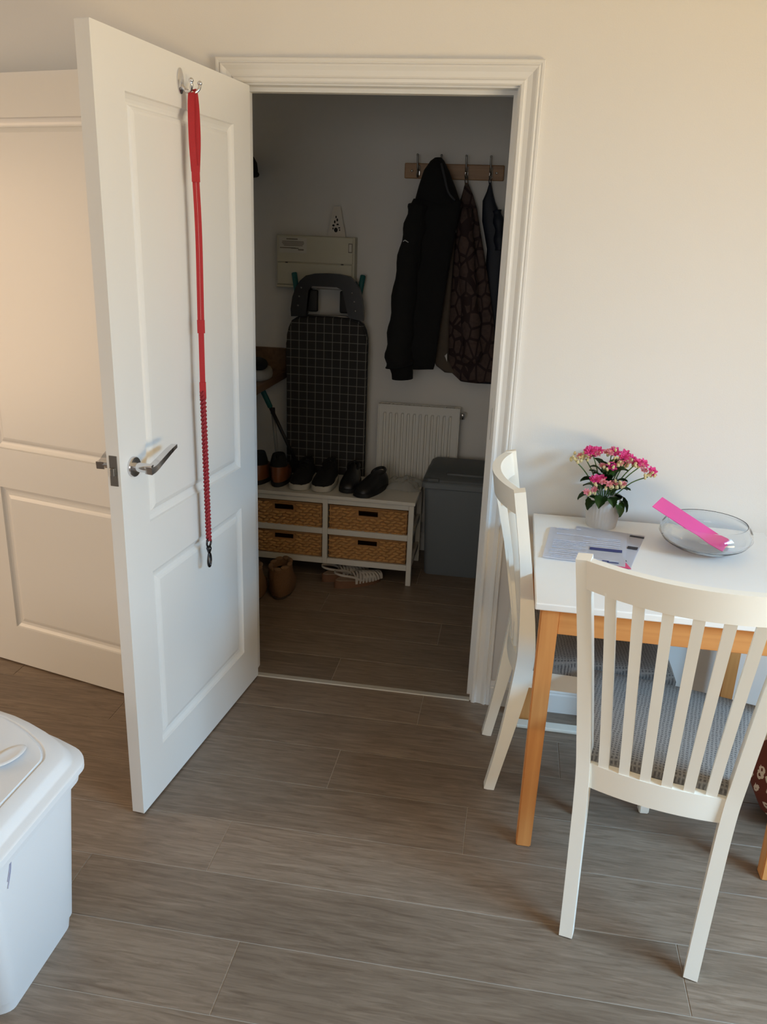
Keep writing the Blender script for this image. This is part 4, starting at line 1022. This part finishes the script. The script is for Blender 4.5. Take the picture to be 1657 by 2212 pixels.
for x in (RX0, RX1-.006): wobj('side_cap', bbox(x-.002, x+.006, RY, RY+.05, RZ0, RZ1+.002, .002), rad_m, ra)
bm = new(); box(bm, RX0, RX1, RY, RY+.006, RZ1-.002, RZ1+.004); box(bm, RX0, RX1, RY+.042, RY+.048, RZ1-.002, RZ1+.004)
for i in range(20):
    x = RX0+.01+i*(RX1-RX0-.02)/19; box(bm, x-.003, x+.003, RY+.006, RY+.042, RZ1-.001, RZ1+.002)
wobj('top_grille', bm, rad_m, ra)
for x in (RX0+.08, RX1-.08): wobj('bracket', bbox(x-.015, x+.015, RY+.044, UY1, .35, .65), rad_m, ra)
bm = new(); tube(bm, [(RX1-.02,RY+.02,RZ0),(RX1-.02,RY+.02,.12),(RX1-.02,RY+.02,.0)], .008, 8); wobj('pipe', bm, chrome_m, ra, True)
bm = new(); lathe(bm, [(.001,0),(.012,0),(.014,.02),(.014,.03),(.001,.03)], (RX1+.012,RY+.02,RZ1-.05), 12); wobj('bleed_valve', bm, chrome_m, ra, True)

# ------------------------------------------------------------------ grey kitchen bin in utility
gb_m = mat('grey_plastic', (112, 118, 122), .5, var=.03, scale=6)
gl_m = mat('dark_grey_plastic', (88, 92, 94), .5, var=.03, scale=6)
gr = thing('kitchen_bin', 'tall grey plastic flap-lid bin standing beside the bench', 'bin', (.65, 1.235, 0))
def lps(L_): return same([(x0, x1, y0, y1, .03, z) for x0, x1, y0, y1, z in L_], [0]*len(L_))
bm = new(); rings(bm, lps([(.522,.785,1.122,1.34,0),(.518,.789,1.118,1.344,.006),(.500,.806,1.106,1.352,.452)])); wobj('bin_body', bm, gb_m, gr, True, 45)
bm = new(); rings(bm, lps([(.496,.810,1.100,1.356,.446),(.488,.818,1.092,1.360,.450),(.488,.818,1.092,1.360,.474),(.494,.812,1.098,1.356,.480)])); wobj('bin_rim', bm, gb_m, gr, True, 40)
bm = new(); rings(bm, lps([(.494,.812,1.098,1.356,.481),(.494,.812,1.098,1.356,.492),(.502,.804,1.110,1.352,.505),(.512,.794,1.16,1.350,.530),(.53,.776,1.20,1.345,.540),(.56,.75,1.24,1.33,.543)])); ldg = wobj('lid', bm, gl_m, gr, True, 40)
wobj('flap', bbox(.600, .775, 1.125, 1.15, .500, .522, .006), gl_m, ldg, True, 40)
wobj('catch', bbox(.515, .57, 1.088, 1.10, .483, .500, .003), gl_m, ldg)
